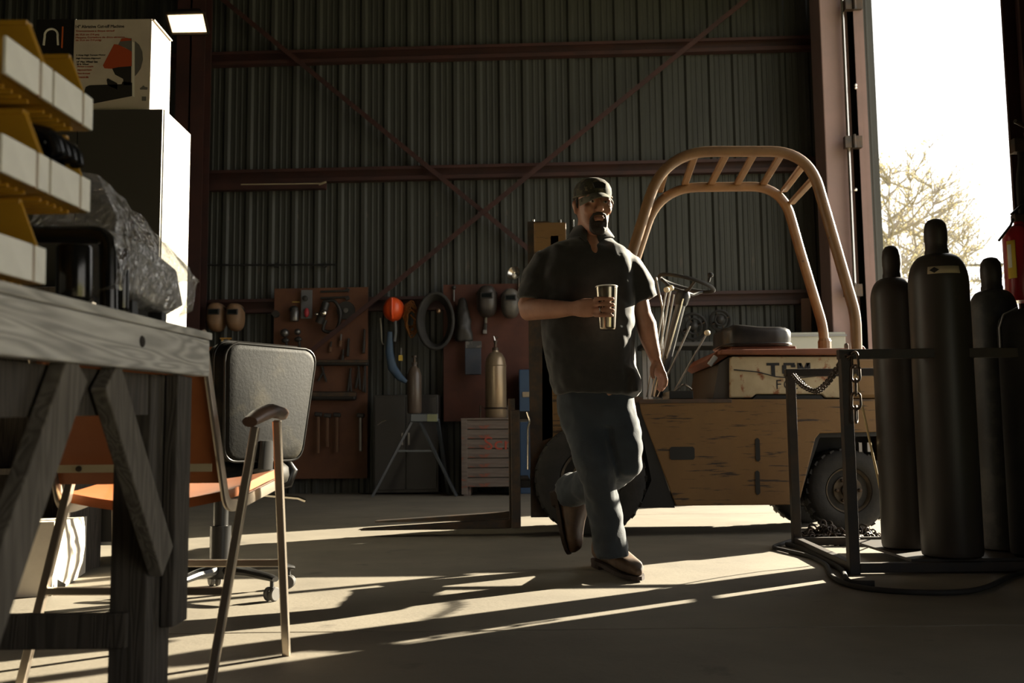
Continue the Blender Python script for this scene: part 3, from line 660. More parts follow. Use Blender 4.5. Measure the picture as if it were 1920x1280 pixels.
# ================================================================== workbench at the near left
GREYW = wood('weathered_wood', (.66, .64, .60), (.36, .345, .32), 'y')
DARKW = wood('aged_wood', (.085, .072, .058), (.045, .038, .031), 'z')
BRACEW = wood('brace_wood', (.17, .15, .125), (.10, .086, .07), 'z')
KNOT = mat('knot', (.03, .024, .02), rough=.9)
XA = -.725
ZB1 = .855; ZB0 = .768; TILT = .035; YP = 2.42
def ztilt(y): return TILT*(y-YP)
def settle(o):
    l = o.location; dz = ztilt(l.y); o.location = (l.x, l.y, l.z + dz); o.rotation_euler.x = TILT; return o
wbn = thing('workbench', 'rough timber workbench with a weathered grey edge board in the foreground', 'workbench', (-1.15, 1.7, 0))
apn = MB().beam((XA-.019, .95, (ZB0+ZB1)/2+ztilt(.95)), (XA-.019, 2.42, (ZB0+ZB1)/2), .038, ZB1-ZB0).build('edge_board', GREYW, wbn, bevel=.004)
for (px, py, w, h) in ((263, 640, .016, .012), (125, 566, .006, .004)):
    y = XA*F/(px-960); z = W(px, py, y).z
    MB().ell((XA-.0005, y, z), (.0035, w, h), 12, 8).build('knot', KNOT, apn, smooth=60)
for k in range(5):
    x1 = XA + .004 - k*.178
    MB().beam((x1-.087, .95, ZB1+.0095+ztilt(.95)), (x1-.087, 2.425, ZB1+.0095), .174, .017).build('top_plank', GREYW, wbn, bevel=.002)
def wpost(x0, x1, y0, y1, z0=0, z1=ZB0-.002, nm='leg'): MB().box((x0, y0, z0), (x1, y1, z1)).build(nm, DARKW, wbn, bevel=.003)
wpost(XA-.118, XA-.042, 2.15, 2.215, 0, ZB0-.012); wpost(XA-.105, XA-.042, 2.218, 2.30, 0, ZB0-.008)
wpost(XA-.04, XA-.012, 2.23, 2.33, .215, ZB0-.008, 'cleat')
wpost(-1.58, -1.50, 2.15, 2.30, 0, ZB0-.012)
wpost(XA-.118, XA-.042, .98, 1.06, 0, ZB0-.055); wpost(-1.58, -1.50, .98, 1.06, 0, ZB0-.055)
for (y0, z0, y1, z1) in ((1.715, .740, 1.40, .28), (1.86, .735, 2.185, .36)):
    MB().beam((XA-.024, y0, z0), (XA-.024, y1, z1), .085, .03, V((1, 0, 0))).build('brace', BRACEW, wbn, bevel=.003)
MB().box((-1.55, 2.13, .19), (XA-.075, 2.148, .262)).build('end_rail', DARKW, wbn, bevel=.003)
MB().box((-1.55, 2.155, ZB0-.05), (XA-.12, 2.20, ZB0-.012)).build('end_rail', DARKW, wbn, bevel=.003)
MB().beam((XA-.082, .98, ZB0-.046+ztilt(.98)), (XA-.082, 2.14, ZB0-.046+ztilt(2.14)), .075, .086).build('bearer', DARKW, wbn)
MB().beam((-1.58, .95, (ZB0+ZB1)/2+ztilt(.95)), (-1.58, 2.42, (ZB0+ZB1)/2), .038, ZB1-ZB0).build('edge_board', GREYW, wbn)
ZT = ZB1 + .0185
# ---- yellow stacking bins
BINY = mat('bin_plastic', (.46, .25, .02), (.40, .21, .02), scale=6, rough=.42, spec=.5)
BW, BD, BH, LIP = .150, .27, .132, .052
def make_bin(label, loc):
    t = thing('storage_bin', label, 'storage bin', (0, 0, 0), 'yellow stacking bins on the bench')
    th = .006
    sidep = [(0, 0), (0, LIP), (-.004, LIP+.001), (-.034, BH), (-BD, BH), (-BD, 0)]
    b = MB()
    b.prism(sidep, 0, th, 'xz').prism(sidep, BW-th, BW, 'xz')
    b.box((-BD, 0, 0), (0, BW, th)).box((-BD, 0, 0), (-BD+th, BW, BH)).box((-th, 0, 0), (0, BW, LIP))
    b.build('shell', BINY, t, bevel=.0015)
    b = MB().box((-BD, -.002, BH-.008), (-.11, .006, BH)).box((-BD, BW-.006, BH-.008), (-.11, BW+.002, BH)); 
    for k, yy in enumerate((0, BW-.008)):
        MB().box((-BD, yy-.001, BH-.007), (-.034, yy+.009, BH+.001)).build('rim', BINY, t)
    for k in range(5):
        MB().box((-BD+.02, .02+k*.025, -.006), (-.02, .026+k*.025, .0)).build('base_rib', BINY, t)
    MB().box((.0005, .003, .001), (.006, BW*.70, LIP+.004)).build('label_holder', mat('label_white', (.90, .88, .82), (.84, .82, .76), scale=14, rough=.5), t, bevel=.001)
    MB().box((.0005, BW*.76, .001), (.006, BW-.002, LIP+.004)).build('label_holder', MATS['label_white'], t, bevel=.001)
    MB().box((.0002, BW*.70, .001), (.0015, BW*.76, LIP)).build('label_slot', mat('slot_brown', (.22, .07, .02), rough=.6), t)
    t.location = loc; settle(t); return t
PITCH_Z = .1425
YA = 1.388
names = {(0, 0): 'top row near yellow bin, cut by the photo edge', (0, 1): 'top row far yellow bin, next to the printed saw carton',
         (1, 0): 'middle row near yellow bin, left of the black gloves', (1, 1): 'middle row yellow bin with black gloves in it',
         (2, 0): 'bottom row yellow bin standing at the front of the workbench'}
for (r_, c_), lb_ in names.items():
    make_bin(lb_, (XA + .005, YA + c_*(BW+.003), ZT + .007 + (2-r_)*(PITCH_Z)))
make_bin('yellow bin set back behind the dark pipe, partly under the middle row', (XA-.12, YA+BW+.003, ZT+.007))
# black gloves bundled in the middle bin
gl = thing('glove_bundle', 'shiny black rubber gloves stuffed in the middle yellow bin', 'gloves', (XA-.06, YA+BW*1.5, ZT+.013+PITCH_Z))
GLM = mat('glove_black', (.01, .01, .011), rough=.25)
rr = random.Random(3)
z0 = ZT + .034 + PITCH_Z - .03; ym = YA + BW + .003 + BW*.5
for k, (dx, dy, dz, a, b2, c2) in enumerate(((-.05, -.03, .045, .035, .035, .042), (-.045, .02, .05, .033, .03, .045), (-.05, -.01, .075, .036, .040, .030), (-.035, .035, .03, .022, .02, .03))):
    MB().ell((XA+dx, ym+dy, z0+dz), (a, b2, c2), 16, 12).build('glove', GLM, gl, smooth=60)
for k in range(4):
    MB().tube(smooth_path([(XA-.04, ym-.045+k*.022, z0+.085), (XA-.006, ym-.045+k*.026, z0+.075), (XA+.004, ym-.04+k*.024, z0+.048)], 5), .0115, 8).build('finger', GLM, gl, smooth=60)
# ---- dark pipe fittings on the bench
PIPE = mat('dark_pipe', (.045, .043, .04), rough=.16, metal=.85)
def yX(px, x): return x*F/(px-960)
def bent(name, label, pxh0, pxv, pyh, xh, r, len_):
    y = yX(pxv, xh); zt = W(pxv, pyh, y).z
    t = tag(MB().tube(fillet([(xh-.02-len_, y-.02, zt), (xh, y, zt), (xh, y, ZT)], .035, 8), r, 18).build(name, PIPE, smooth=45), label, 'pipe', 'dark pipe fittings on the bench')
    return t
y1_ = yX(198, XA-.03); zt1 = W(198, 440, y1_).z
tag(MB().tube(fillet([(XA-.33, y1_-.02, zt1), (XA-.035, y1_, zt1), (XA-.03, y1_, ZT+.001+ztilt(y1_))], .03, 8), .017, 18).build('bent_pipe', PIPE, smooth=45), 'dark polished pipe bent at a right angle, in front of the plastic bag', 'pipe', 'dark pipe fittings on the bench')
def stub(px, py_t, r, x, label):
    y = yX(px, x); z = W(px, py_t, y).z - ztilt(y)
    t = thing('pipe_stub', label, 'pipe', (x, y, ZT+.001), 'dark pipe fittings on the bench')
    MB().lathe([(r*.96, 0), (r, .004), (r, z-ZT-.006), (r*.94, z-ZT-.001), (r*.7, z-ZT-.001), (r*.7, z-ZT-.03), (.002, z-ZT-.03)], (x, y, ZT+.001), 24).build('barrel', PIPE, t, smooth=40)
    MB().ring((x, y, ZT+.006), r*1.0, .003, n=20, m=6).build('foot_ring', PIPE, t, smooth=40)
    settle(t)
stub(132, 462, .030, XA-.028, 'thick black pipe stub standing behind the bench edge board')
stub(222, 468, .0135, XA-.018, 'thin black pipe stub next to the plastic bag')
# ---- machined bracket wrapped in a clear plastic bag
bx = thing('bagged_bracket', 'grey metal bracket wrapped in a crinkled clear plastic bag', 'part', (XA-.07, 2.12, ZT))
YBK = 2.05
BRK = mat('bracket_grey', (.34, .34, .35), (.25, .25, .26), scale=8, rough=.4, metal=.3)
b0 = [W(243, 455, YBK), W(268, 450, 2.0), W(333, 478, 2.3), W(345, 552, 2.3), W(322, 574, 2.24), W(282, 538, 1.98)]
front = [V((XA-.05, 1.93, ZT+.165)), V((XA-.02, 2.02, ZT+.150)), V((XA-.015, 2.22, ZT+.125)), V((XA-.015, 2.27, ZT+.05)), V((XA-.03, 2.2, ZT+.022)), V((XA-.03, 1.99, ZT+.045))]
back = [p + V((-.11, .02, .0)) for p in front]
nb = len(front)
MB().add(front+back, [tuple(range(nb)), tuple(range(nb, 2*nb))[::-1]] + [(i, i+nb, (i+1) % nb+nb, (i+1) % nb) for i in range(nb)]).build('bracket', BRK, bx, bevel=.005)
MB().box((XA-.06, 2.17, ZT+.001), (XA-.03, 2.20, ZT+.03)).build('foot', BLK, bx)
MB().box((XA-.06, 2.0, ZT+.001), (XA-.03, 2.03, ZT+.05)).build('foot', BLK, bx)
FILM = bpy.data.materials.new('plastic_film'); FILM.use_nodes = True; MATS['plastic_film'] = FILM
nt = FILM.node_tree; N = nt.nodes; L = nt.links; N.remove(N['Principled BSDF'])
gls = N.new('ShaderNodeBsdfGlossy'); gls.inputs['Roughness'].default_value = .18; gls.inputs['Color'].default_value = (.9, .88, .84, 1)
trn = N.new('ShaderNodeBsdfTransparent'); trn.inputs['Color'].default_value = (.88, .87, .84, 1)
trl = N.new('ShaderNodeBsdfTranslucent'); trl.inputs['Color'].default_value = (.85, .83, .79, 1)
m1 = N.new('ShaderNodeMixShader'); m1.inputs[0].default_value = .28; m2 = N.new('ShaderNodeMixShader'); m2.inputs[0].default_value = .26
L.new(trn.outputs[0], m1.inputs[1]); L.new(trl.outputs[0], m1.inputs[2]); L.new(m1.outputs[0], m2.inputs[1]); L.new(gls.outputs[0], m2.inputs[2])
L.new(m2.outputs[0], N['Material Output'].inputs[0])
nz = N.new('ShaderNodeTexNoise'); nz.inputs['Scale'].default_value = 26; nz.inputs['Detail'].default_value = 3; nz.inputs['Distortion'].default_value = 1.5
tcn = N.new('ShaderNodeTexCoord'); L.new(tcn.outputs['Object'], nz.inputs['Vector'])
bp = N.new('ShaderNodeBump'); bp.inputs['Strength'].default_value = .9; bp.inputs['Distance'].default_value = .02; L.new(nz.outputs['Fac'], bp.inputs['Height']); L.new(bp.outputs[0], gls.inputs['Normal'])
# bag: sheet draped from a high rear corner over the bracket to a pinched tip at the right
rows_ = []
rr = random.Random(9)
prof_b = [(-.17, .115), (-.14, .17), (-.09, .205), (-.045, .20), (-.012, .165), (-.008, .12), (-.006, .075), (-.012, .035), (-.05, .02)]
nyb = 22
bag = MB(); vs = []
for j in range(nyb+1):
    t = j/nyb; y = 1.86 + t*.56
    pin = max(0, (t-.80)/.20)
    for i, (dx, dz) in enumerate(prof_b):
        lift = .055*(1-t)*(1 if i < 4 else .2)
        zz = dz*(1-.25*t) + lift; xx = dx
        cx_, cz_ = -.03, .125
        xx = xx*(1-pin) + cx_*pin; zz = zz*(1-pin) + cz_*pin
        vs.append((XA+xx+rr.uniform(-.005, .005), y + rr.uniform(-.006, .006), ZT + max(.008, zz+rr.uniform(-.006, .006))))
npf = len(prof_b)
bag.add(vs, [(j*npf+i, j*npf+i+1, (j+1)*npf+i+1, (j+1)*npf+i) for j in range(nyb) for i in range(npf-1)])
bo = bag.build('bag', FILM, bx, smooth=25)
settle(bx)
# ================================================================== tall cabinet with cartons on top
ca_, cb2 = W(307, 203, 5.3), W(379, 252, 5.74)
zc = ca_.z; xc1 = ca_.x
cab = thing('cabinet', 'tall white steel cabinet with its right side in full sun', 'cabinet', (xc1-.45, 5.5, 0))
CABM = mat('cabinet_white', (.62, .61, .57), rough=.5)
CAB_SHADE = mat('cabinet_front_shade', (.055, .053, .049), rough=.5)  # shaded copy of the cabinet white: shade on the front put into colour
xl_ = xc1 - .92
MB().box((xl_, 5.32, .10), (xc1, 5.76, zc)).build('body', CABM, cab, bevel=.004)
for x in (xl_+.02, xc1-.06):
    for y in (5.33, 5.70): MB().box((x, y, 0), (x+.04, y+.04, .102)).build('leg', CABM, cab)
for k in (0, 1):
    x0 = xl_ + .006 + k*.457
    dr = MB().box((x0, 5.30, .12), (x0+.451, 5.319, zc-.004)).build('door', CAB_SHADE, cab, bevel=.003)
    hx = x0 + (.42 if k == 0 else .03)
    MB().box((hx-.008, 5.275, 1.15), (hx+.008, 5.30, 1.29)).build('handle', CHROME, dr, bevel=.003)
# printed saw carton
q0, q1, q2 = W(134, 206, 5.33), W(285, 35, 5.33), W(328, 75, 5.63)
CART = mat('carton_white', (.58, .52, .45), (.52, .46, .40), scale=5, rough=.7)
sx0, sx1, sz0, sz1 = q0.x, q1.x, zc + .001, q1.z
saw = thing('saw_carton', 'white printed carton of an orange cut-off saw on the tall cabinet', 'carton', ((sx0+sx1)/2, 5.48, sz0))
MB().box((sx0, 5.33, sz0), (sx1, 5.64, sz1)).build('box', CART, saw, bevel=.003)
MB().box((sx1-.001, 5.34, sz1-.004), (sx1+.012, 5.63, sz1+.002), Matrix.Rotation(.3, 3, 'Y')).build('flap', CART, saw)
INK = mat('ink_black', (.02, .018, .016), rough=.7); INKO = mat('ink_orange', (.42, .07, .02), rough=.7); INKG = mat('ink_grey', (.13, .125, .12), rough=.7)
def prt(px, py): 
    p = W(px, py, 5.33); return (p.x, p.z)
def flat(pts, mt, nm, d=.0): MB().prism([prt(a, b) for a, b in pts], 5.3285-d, 5.3305).build(nm, mt, saw)
def line(txt, px, py, wpx, hpx, mt, nm='print_line'):
    a = prt(px, py); b = prt(px+wpx, py-hpx)
    mb = text_mb(txt, 1.0, (0, 0, 0), (1, 0, 0), (0, 0, 1))
    xs = [p.x for p in mb.v]; zs = [p.z for p in mb.v]
    for p in mb.v:
        p.x = a[0] + (p.x-min(xs))/(max(xs)-min(xs))*(b[0]-a[0]); p.z = a[1] + (p.z-min(zs))/(max(zs)-min(zs))*(b[1]-a[1]); p.y = 5.328 if p.y < 0 else 5.3305
    mb.build(nm, mt, saw)
line('14" Abrasive Cut-off Machine', 142, 53, 91, 7, INK)
line('Tronconneuse a disque abrasif', 142, 61, 73, 5, INKO)
line('de 35,6 cm (14 po)', 142, 67.5, 44, 4.5, INKO)
line('Maquina Cortadora de disco abrasivo', 142, 73, 92, 5, INKO)
line('de 35,6 cm (14 pulg)', 142, 78, 48, 4.5, INKO)
line('5 Amp High Torque Motor', 143, 106, 55, 4.5, INK)
line('High Precision Alignment', 143, 112, 46, 4.5, INK)
line('14" Max. Wheel Size', 144, 118, 39, 4.5, INK)
line('20 lb. Wheel', 144, 122, 22, 3, INK)
for k in range(4): line(['Moteur a couple', 'Alignement haute', 'Motor de torque', 'Alineacion alta'][k], 145, 127+k*6.5, 30-k*3, 4, INKO)
flat([(154, 183), (161, 163), (168, 160), (228, 158), (230, 153), (248, 155), (248, 180), (176, 194)], INK, 'print_saw')
flat([(210, 128), (225, 124), (246, 124), (246, 160), (232, 160), (231, 148), (216, 140)], INK, 'print_saw')
flat([(200, 150), (202, 147), (220, 156), (220, 168), (202, 160)], INK, 'print_saw')
flat([(193, 123), (214, 83), (222, 84), (247, 96), (247, 124), (222, 126), (208, 129), (196, 128)], INKO, 'print_saw', .0004)
flat([(228, 72), (247, 72), (247, 97), (236, 90), (222, 84)], INKG, 'print_saw', .0006)
flat([(225, 78), (228, 73), (236, 71), (246, 73), (247, 76), (236, 77)], INKO, 'print_saw', .001)
flat([(253, 77), (261, 84), (267, 97), (268, 112), (264, 128), (258, 137), (253, 143)], INKG, 'print_saw', .0004)
flat([(248, 78), (252.5, 80), (252.5, 182), (248, 180)], WHITE, 'print_saw')
flat([(262, 166), (266, 163), (269, 160), (272, 163), (277, 164), (276, 168), (263, 168)], INKG, 'print_logo')
flat([(266, 181), (274, 181), (274, 189), (266, 189)], INKG, 'print_logo')
# black carton next to it
bxc = thing('black_carton', 'black carton with a white arch mark beside the saw carton', 'carton', (sx0-.12, 5.5, sz0))
e0 = W(68, 36, 5.36); 
MB().box((e0.x, 5.36, sz0), (sx0-.004, 5.6, e0.z)).build('box', mat('carton_black', (.012, .011, .01), rough=.5), bxc, bevel=.003)
cc = W(96, 66, 5.355)
arp = arc(cc, .036, math.radians(-10), math.radians(190), 14, (1, 0, 0), (0, 0, 1))
MB().tube([arp[0] + V((.004, 0, -.05))] + arp + [arp[-1] + V((-.004, 0, -.05))], .006, 6).build('arch_mark', WHITE, bxc)
a = W(115, 90, 5.358); b = W(119, 50, 5.358); MB().box((a.x, 5.356, a.z), (b.x, 5.3605, b.z)).build('orange_bar', mat('orange_print', (.55, .12, .03), rough=.6), bxc)
# ================================================================== dark shelf unit left of the cabinet, papers, floor carton
su = thing('shelf_unit', 'dark open shelf unit at the far left behind the bench', 'shelf', (-2.75, 4.95, 0))
for z in (.05, .48, W(30, 729, 4.85).z-.03, 1.35):
    MB().box((-3.3, 4.85, z), (-2.12, 5.25, z+.03)).build('shelf_board', DARKW, su, bevel=.003)
for x in (-3.32, -2.14): MB().box((x, 4.84, 0), (x+.025, 5.26, 1.4)).build('side_board', DARKW, su)
MB().box((-3.3, 5.255, .02), (-2.12, 5.27, 1.4)).build('back_board', DARKW, su)
zsb = W(30, 729, 4.85).z + .0005
pp = thing('paper_stack', 'sunlit stack of white papers on the dark shelf', 'papers', (-2.32, 5.0, zsb))
for k in range(4):
    MB().box((-2.50+k*.008, 4.88, zsb+k*.016), (-2.22-k*.006, 5.12, zsb+.0155+k*.016), Matrix.Rotation(.05*(k-1.5), 3, 'Z')).build('paper', WHITE, pp)
pa, pb_ = G(97, 1117), G(160, 1073)
ud = (pb_-pa).normalized(); ld = V((-ud.y, ud.x, 0)); hC = .27
wc = thing('floor_carton', 'bulging white carton on the floor behind the orange chair', 'carton', (pa.x-.2, pa.y+.3, 0))
WCM = mat('carton_plain', (.70, .64, .53), (.62, .56, .46), scale=4, rough=.7)
Lc = (pb_-pa).length; wid = .46
bb = MB(); nx_ = 6
def cpt(u, v, z):
    bul = .03*math.sin(math.pi*u)*math.sin(math.pi*z)
    return pa + ud*(u*Lc) + ld*(v*wid) - (ld*bul if v < .5 else -ld*bul) + V((0, 0, z*hC + .03*(1-u)*(z > .9)))
pts = []
idx = {}
for v in (0, 1):
    for i in range(nx_+1):
        for k in range(5):
            idx[(v, i, k)] = len(pts); pts.append(cpt(i/nx_, v, k/4))
fs = []
for v in (0, 1):
    for i in range(nx_):
        for k in range(4): fs.append((idx[(v, i, k)], idx[(v, i+1, k)], idx[(v, i+1, k+1)], idx[(v, i, k+1)]))
for i in (0, nx_):
    for k in range(4): fs.append((idx[(0, i, k)], idx[(1, i, k)], idx[(1, i, k+1)], idx[(0, i, k+1)]))
for k in (0, 4):
    for i in range(nx_): fs.append((idx[(0, i, k)], idx[(0, i+1, k)], idx[(1, i+1, k)], idx[(1, i, k)]))
bb.add(pts, fs).build('box', WCM, wc, smooth=35)
mk = cpt(0, .35, .62) - ud*.002
MB().tube([mk + ld*.0, mk + ld*.05, mk + ld*.012 + V((0, 0, .05))], .0018, 5, True).build('triangle_mark', INK, wc)
mk = cpt(.04, 0, .12) - ld*.012
MB().prism([(0, 0), (0, .05), (.035, .03), (.03, 0)], 0, .003, 'xz').build('torn_hole', BLK, wc, origin=(0, 0, 0)).location = mk - wl(wc) - V((0, .0, .02))
# ================================================================== orange armchair
ORA = mat('orange_vinyl', (.36, .115, .035), (.30, .09, .028), scale=4, rough=.45)
ARMW = mat('arm_pad', (.05, .03, .022), (.16, .085, .05), scale=4, rough=.4)
CHB = mat('chair_steel', (.50, .43, .35), rough=.3, metal=.9)
oc = thing('armchair', 'orange vinyl armchair with chromed square-tube legs seen from behind', 'chair', (-.93, 2.78, 0))
RN = G(394, 1288); RFt = G(537, 1229); LN = G(38, 1286); LFt = LN + (RFt-RN) + V((-.01, 0, 0))
rt = W(479, 800, 2.66); rft = W(519, 788, 2.86)
dl = LN - RN
def leg(a, b): MB().beam(a, b, .022, .022, V((0, 1, 0))).build('leg', CHB, oc, bevel=.003)
leg(RN, rt); leg(RFt, rft)
lt = rt + dl*.94 + V((0, 0, .0)); lft = rft + dl*.94
leg(LN, lt); leg(LFt, lft)
fw = (rft-rt); fw.z = 0; fw.normalize()
for a, b in ((rt, rft), (lt, lft)):
    A0 = a - fw*.05 + V((0, 0, .012)); B0 = b + fw*.06 + V((0, 0, .012))
    k = [A0, A0 + (B0-A0)*.25 + V((0, 0, .012)), A0 + (B0-A0)*.6 + V((0, 0, .022)), A0 + (B0-A0)*.9 + V((0, 0, .012)), B0]
    MB().limb([(k[0], .020, .014), (k[1], .026, .018), (k[2], .029, .019), (k[3], .027, .017), (k[4], .014, .010)], 14).build('armrest', ARMW, oc, smooth=50)
def lerp(a, b, t): return a + (b-a)*t
for t, ends in ((.36, (RN, rt, LN, lt)), (.40, (RFt, rft, LFt, lft))):
    MB().beam(lerp(ends[0], ends[1], t), lerp(ends[2], ends[3], t), .018, .02).build('stretcher', CHB, oc, bevel=.003)
sdr = dl.normalized()
# seat rails and back uprights: one bent flat bar each side
def upright(off):
    o_ = sdr*off
    p = [W(379, 622, 2.49)+o_, W(398, 760, 2.57)+o_, W(424, 945, 2.66)+o_, W(440, 948, 2.72)+o_, W(522, 905, 3.02)+o_]
    path = fillet(p, .055, 7)
    b = MB(); 
    rg = []
    for i in range(len(path)):
        d = path[min(i+1, len(path)-1)] - path[max(i-1, 0)]; d.normalize(); u = sdr; v = d.cross(u); v.normalize(); rg.append((path[i], u*.006, v*.016))
    b.loft(rg, 8, 6); return b, path
b, pth = upright(0); b.build('side_bar', CHB, oc, smooth=30)
wch = .445
b, pth2 = upright(wch); b.build('side_bar', CHB, oc, smooth=30)
# padded back shell and seat
tp_ = [(W(380, 640, 2.50), .018), (W(392, 720, 2.545), .022), (W(407, 820, 2.60), .02), (W(419, 905, 2.64), .012)]
def shell(line_, nm, bow, mt=ORA, thick=.02):
    b = MB(); n = 12; vs = []; m_ = len(line_)
    for side_ in (0, 1):
        for i, (p, _) in enumerate(line_):
            for j in range(n+1):
                t = j/n; q = p + sdr*(.008 + t*(wch-.016)); e = math.sin(math.pi*t)
                nrm = V((-sdr.y, sdr.x, 0)); nrm = bow[1]*1.0
                vs.append(q + bow[0]*e + (bow[1]*thick if side_ else V((0, 0, 0))))
    s = (n+1)*m_
    fs = [(i*(n+1)+j, i*(n+1)+j+1, (i+1)*(n+1)+j+1, (i+1)*(n+1)+j) for i in range(m_-1) for j in range(n)]
    fs += [tuple(s+k for k in f[::-1]) for f in fs[:(m_-1)*n]]
    for i in range(m_-1):
        for j in (0, n): fs.append((i*(n+1)+j, (i+1)*(n+1)+j, s+(i+1)*(n+1)+j, s+i*(n+1)+j))
    for i in (0, m_-1):
        for j in range(n): fs.append((i*(n+1)+j, i*(n+1)+j+1, s+i*(n+1)+j+1, s+i*(n+1)+j))
    b.add(vs, fs); return b.build(nm, mt, oc, smooth=40)
fwd = V((fw.x, fw.y, 0))
shell(tp_, 'back_shell', (-fwd*.018, fwd))
sl = [(W(424, 938, 2.68), 0), (W(440, 934, 2.76), 0), (W(470, 921, 2.86), 0), (W(505, 903, 2.98), 0), (W(521, 896, 3.04), 0)]
shell(sl, 'seat_shell', (V((0, 0, -.028)), V((0, 0, 1))), thick=.025)
pm = W(402, 876, 2.612)
MB().beam(pm + sdr*.0 - fwd*.02, pm + sdr*wch - fwd*.02, .004, .020).build('back_strap', mat('strap_tan', (.55, .45, .28), rough=.45, metal=.2), oc)
for t in (.22, .78): MB().lathe([(.008, 0), (.007, .005), (.001, .006)], pm + sdr*wch*t - fwd*.022, 10, -fwd).build('rivet', IRON, oc)
# ================================================================== black office chair
VIN = mat('black_vinyl', (.004, .0037, .0034), (.010, .0088, .0062), scale=7, ramp=(.4, .75), rough=.62, bump=.12, bscale=80, c3=(.045, .038, .024), s3=5, r3=(.52, .72), spec=.18)
VINP = mat('black_piping', (.012, .011, .010), rough=.3)
PLAS = mat('black_plastic', (.02, .019, .018), rough=.35)
ofc = thing('office_chair', 'worn black vinyl office swivel chair on castors', 'chair', (-1.2, 4.2, 0))
O = V((-1.2, 4.2, 0)); nrm = V((.8, -.6, 0)); tn = V((.6, .8, 0))
bc = V((-.985, 4.05, .765))
tilt = .10
upb = (V((0, 0, 1)) + nrm*tilt).normalized(); nb_ = tn.cross(upb); nb_ = nb_ if nb_.dot(nrm) > 0 else -nb_
def bpt(u, v, w): return bc + tn*u + upb*v + nb_*w
def rrect(hw_t, hw_b, h, r, n=5):
    cs = [(hw_t, h), (-hw_t, h), (-hw_b, -h), (hw_b, -h)]; out = []
    for i in range(4):
        p = V((*cs[i], 0)); a = V((*cs[i-1], 0)); c = V((*cs[(i+1) % 4], 0)); da = (a-p).normalized()*r; dc = (c-p).normalized()*r
        for k in range(n+1):
            t = k/n; q = (p+da)*(1-t)**2 + p*2*t*(1-t) + (p+dc)*t*t; out.append((q.x, q.y))
    return out
prof_ = [(.80, -.10), (.95, -.085), (1.0, -.05), (1.0, -.01), (.985, .012), (.95, .02), (.90, .024)]
out = rrect(.235, .195, .225, .06)
def crown(u, v): return .03*(1-(u/.24)**2) if v > 0 else 0
b = MB(); vs = []; n = len(out)
for s_, w in prof_:
    for (u, v) in out: vs.append(bpt(u*s_, v*s_ + crown(u, v)*s_, w - .0 + .02*(u/.24)**2*0))
fs = [(i*n+j, i*n+(j+1) % n, (i+1)*n+(j+1) % n, (i+1)*n+j) for i in range(len(prof_)-1) for j in range(n)]
fs += [tuple(range(n))[::-1], tuple((len(prof_)-1)*n+j for j in range(n))]
bk = b.add(vs, fs).build('backrest', VIN, ofc, smooth=50)
for s_, w, r_ in ((.985, .014, .006), (1.0, -.048, .007)):
    MB().tube([bpt(u*s_, v*s_+crown(u, v)*s_, w) for u, v in out], r_, 8, True).build('piping', VINP, bk, smooth=50)
# padded front of the backrest
b = MB(); vs = []
pf = [(.98, -.05), (.96, -.10), (.86, -.145), (.6, -.165), (.2, -.17)]
for s_, w in pf:
    for (u, v) in out: vs.append(bpt(u*s_, v*s_ + crown(u, v)*s_, w))
fs = [(i*n+j, i*n+(j+1) % n, (i+1)*n+(j+1) % n, (i+1)*n+j) for i in range(len(pf)-1) for j in range(n)] + [tuple((len(pf)-1)*n+j for j in range(n))]
b.add(vs, fs).build('back_cushion', VIN, ofc, smooth=60)
sp0 = bpt(0, -.19, .026); sp1 = O + nrm*.17 + V((0, 0, .47)); 
MB().limb([(sp0+upb*.05, .035, .012), (sp0 - upb*.06, .038, .014), (lerp(sp0, sp1, .65)+nrm*.03, .04, .016), (sp1, .045, .018), (O + V((0, 0, .45)), .05, .02)], 12, side=tn).build('back_bracket', PLAS, ofc, smooth=45)
ss = [(V((O.x, O.y, z)), tn*.24*e, nrm*.24*e) for z, e in ((.44, .86), (.455, .97), (.48, 1), (.515, .985), (.535, .9), (.545, .6))]
MB().loft(ss, 32, 3.2).build('seat', VIN, ofc, smooth=50)
MB().lathe([(.10, 0), (.10, .03), (.05, .04)], O + V((0, 0, .40)), 18).build('seat_plate', PLAS, ofc)
for sgn in (1,):
    a = O + tn*.24 + V((0, 0, .49)); MB().limb([(O + tn*.18+nrm*.10 + V((0, 0, .43)), .018, .015), (O + tn*.235+nrm*.13 + V((0, 0, .45)), .03, .03), (O+tn*.245+nrm*.14+V((0, 0, .50)), .032, .03), (O+tn*.235+nrm*.13+V((0, 0, .54)), .015, .015)], 12).build('arm_bracket', PLAS, ofc, smooth=50)
MB().tube([O + V((0, 0, .42)), O + tn*.26 + nrm*.17 + V((0, 0, .385)), O + tn*.285+nrm*.19+V((0, 0, .372))], .008, 8).build('lever', CHROME, ofc, smooth=40)
MB().lathe([(.042, .11), (.042, .28), (.03, .28), (.03, .41)], O, 20).build('column', PLAS, ofc, smooth=40)
base = MB().lathe([(.05, .07), (.055, .08), (.055, .125), (.044, .135)], O, 20).build('base_hub', PLAS, ofc, smooth=40)
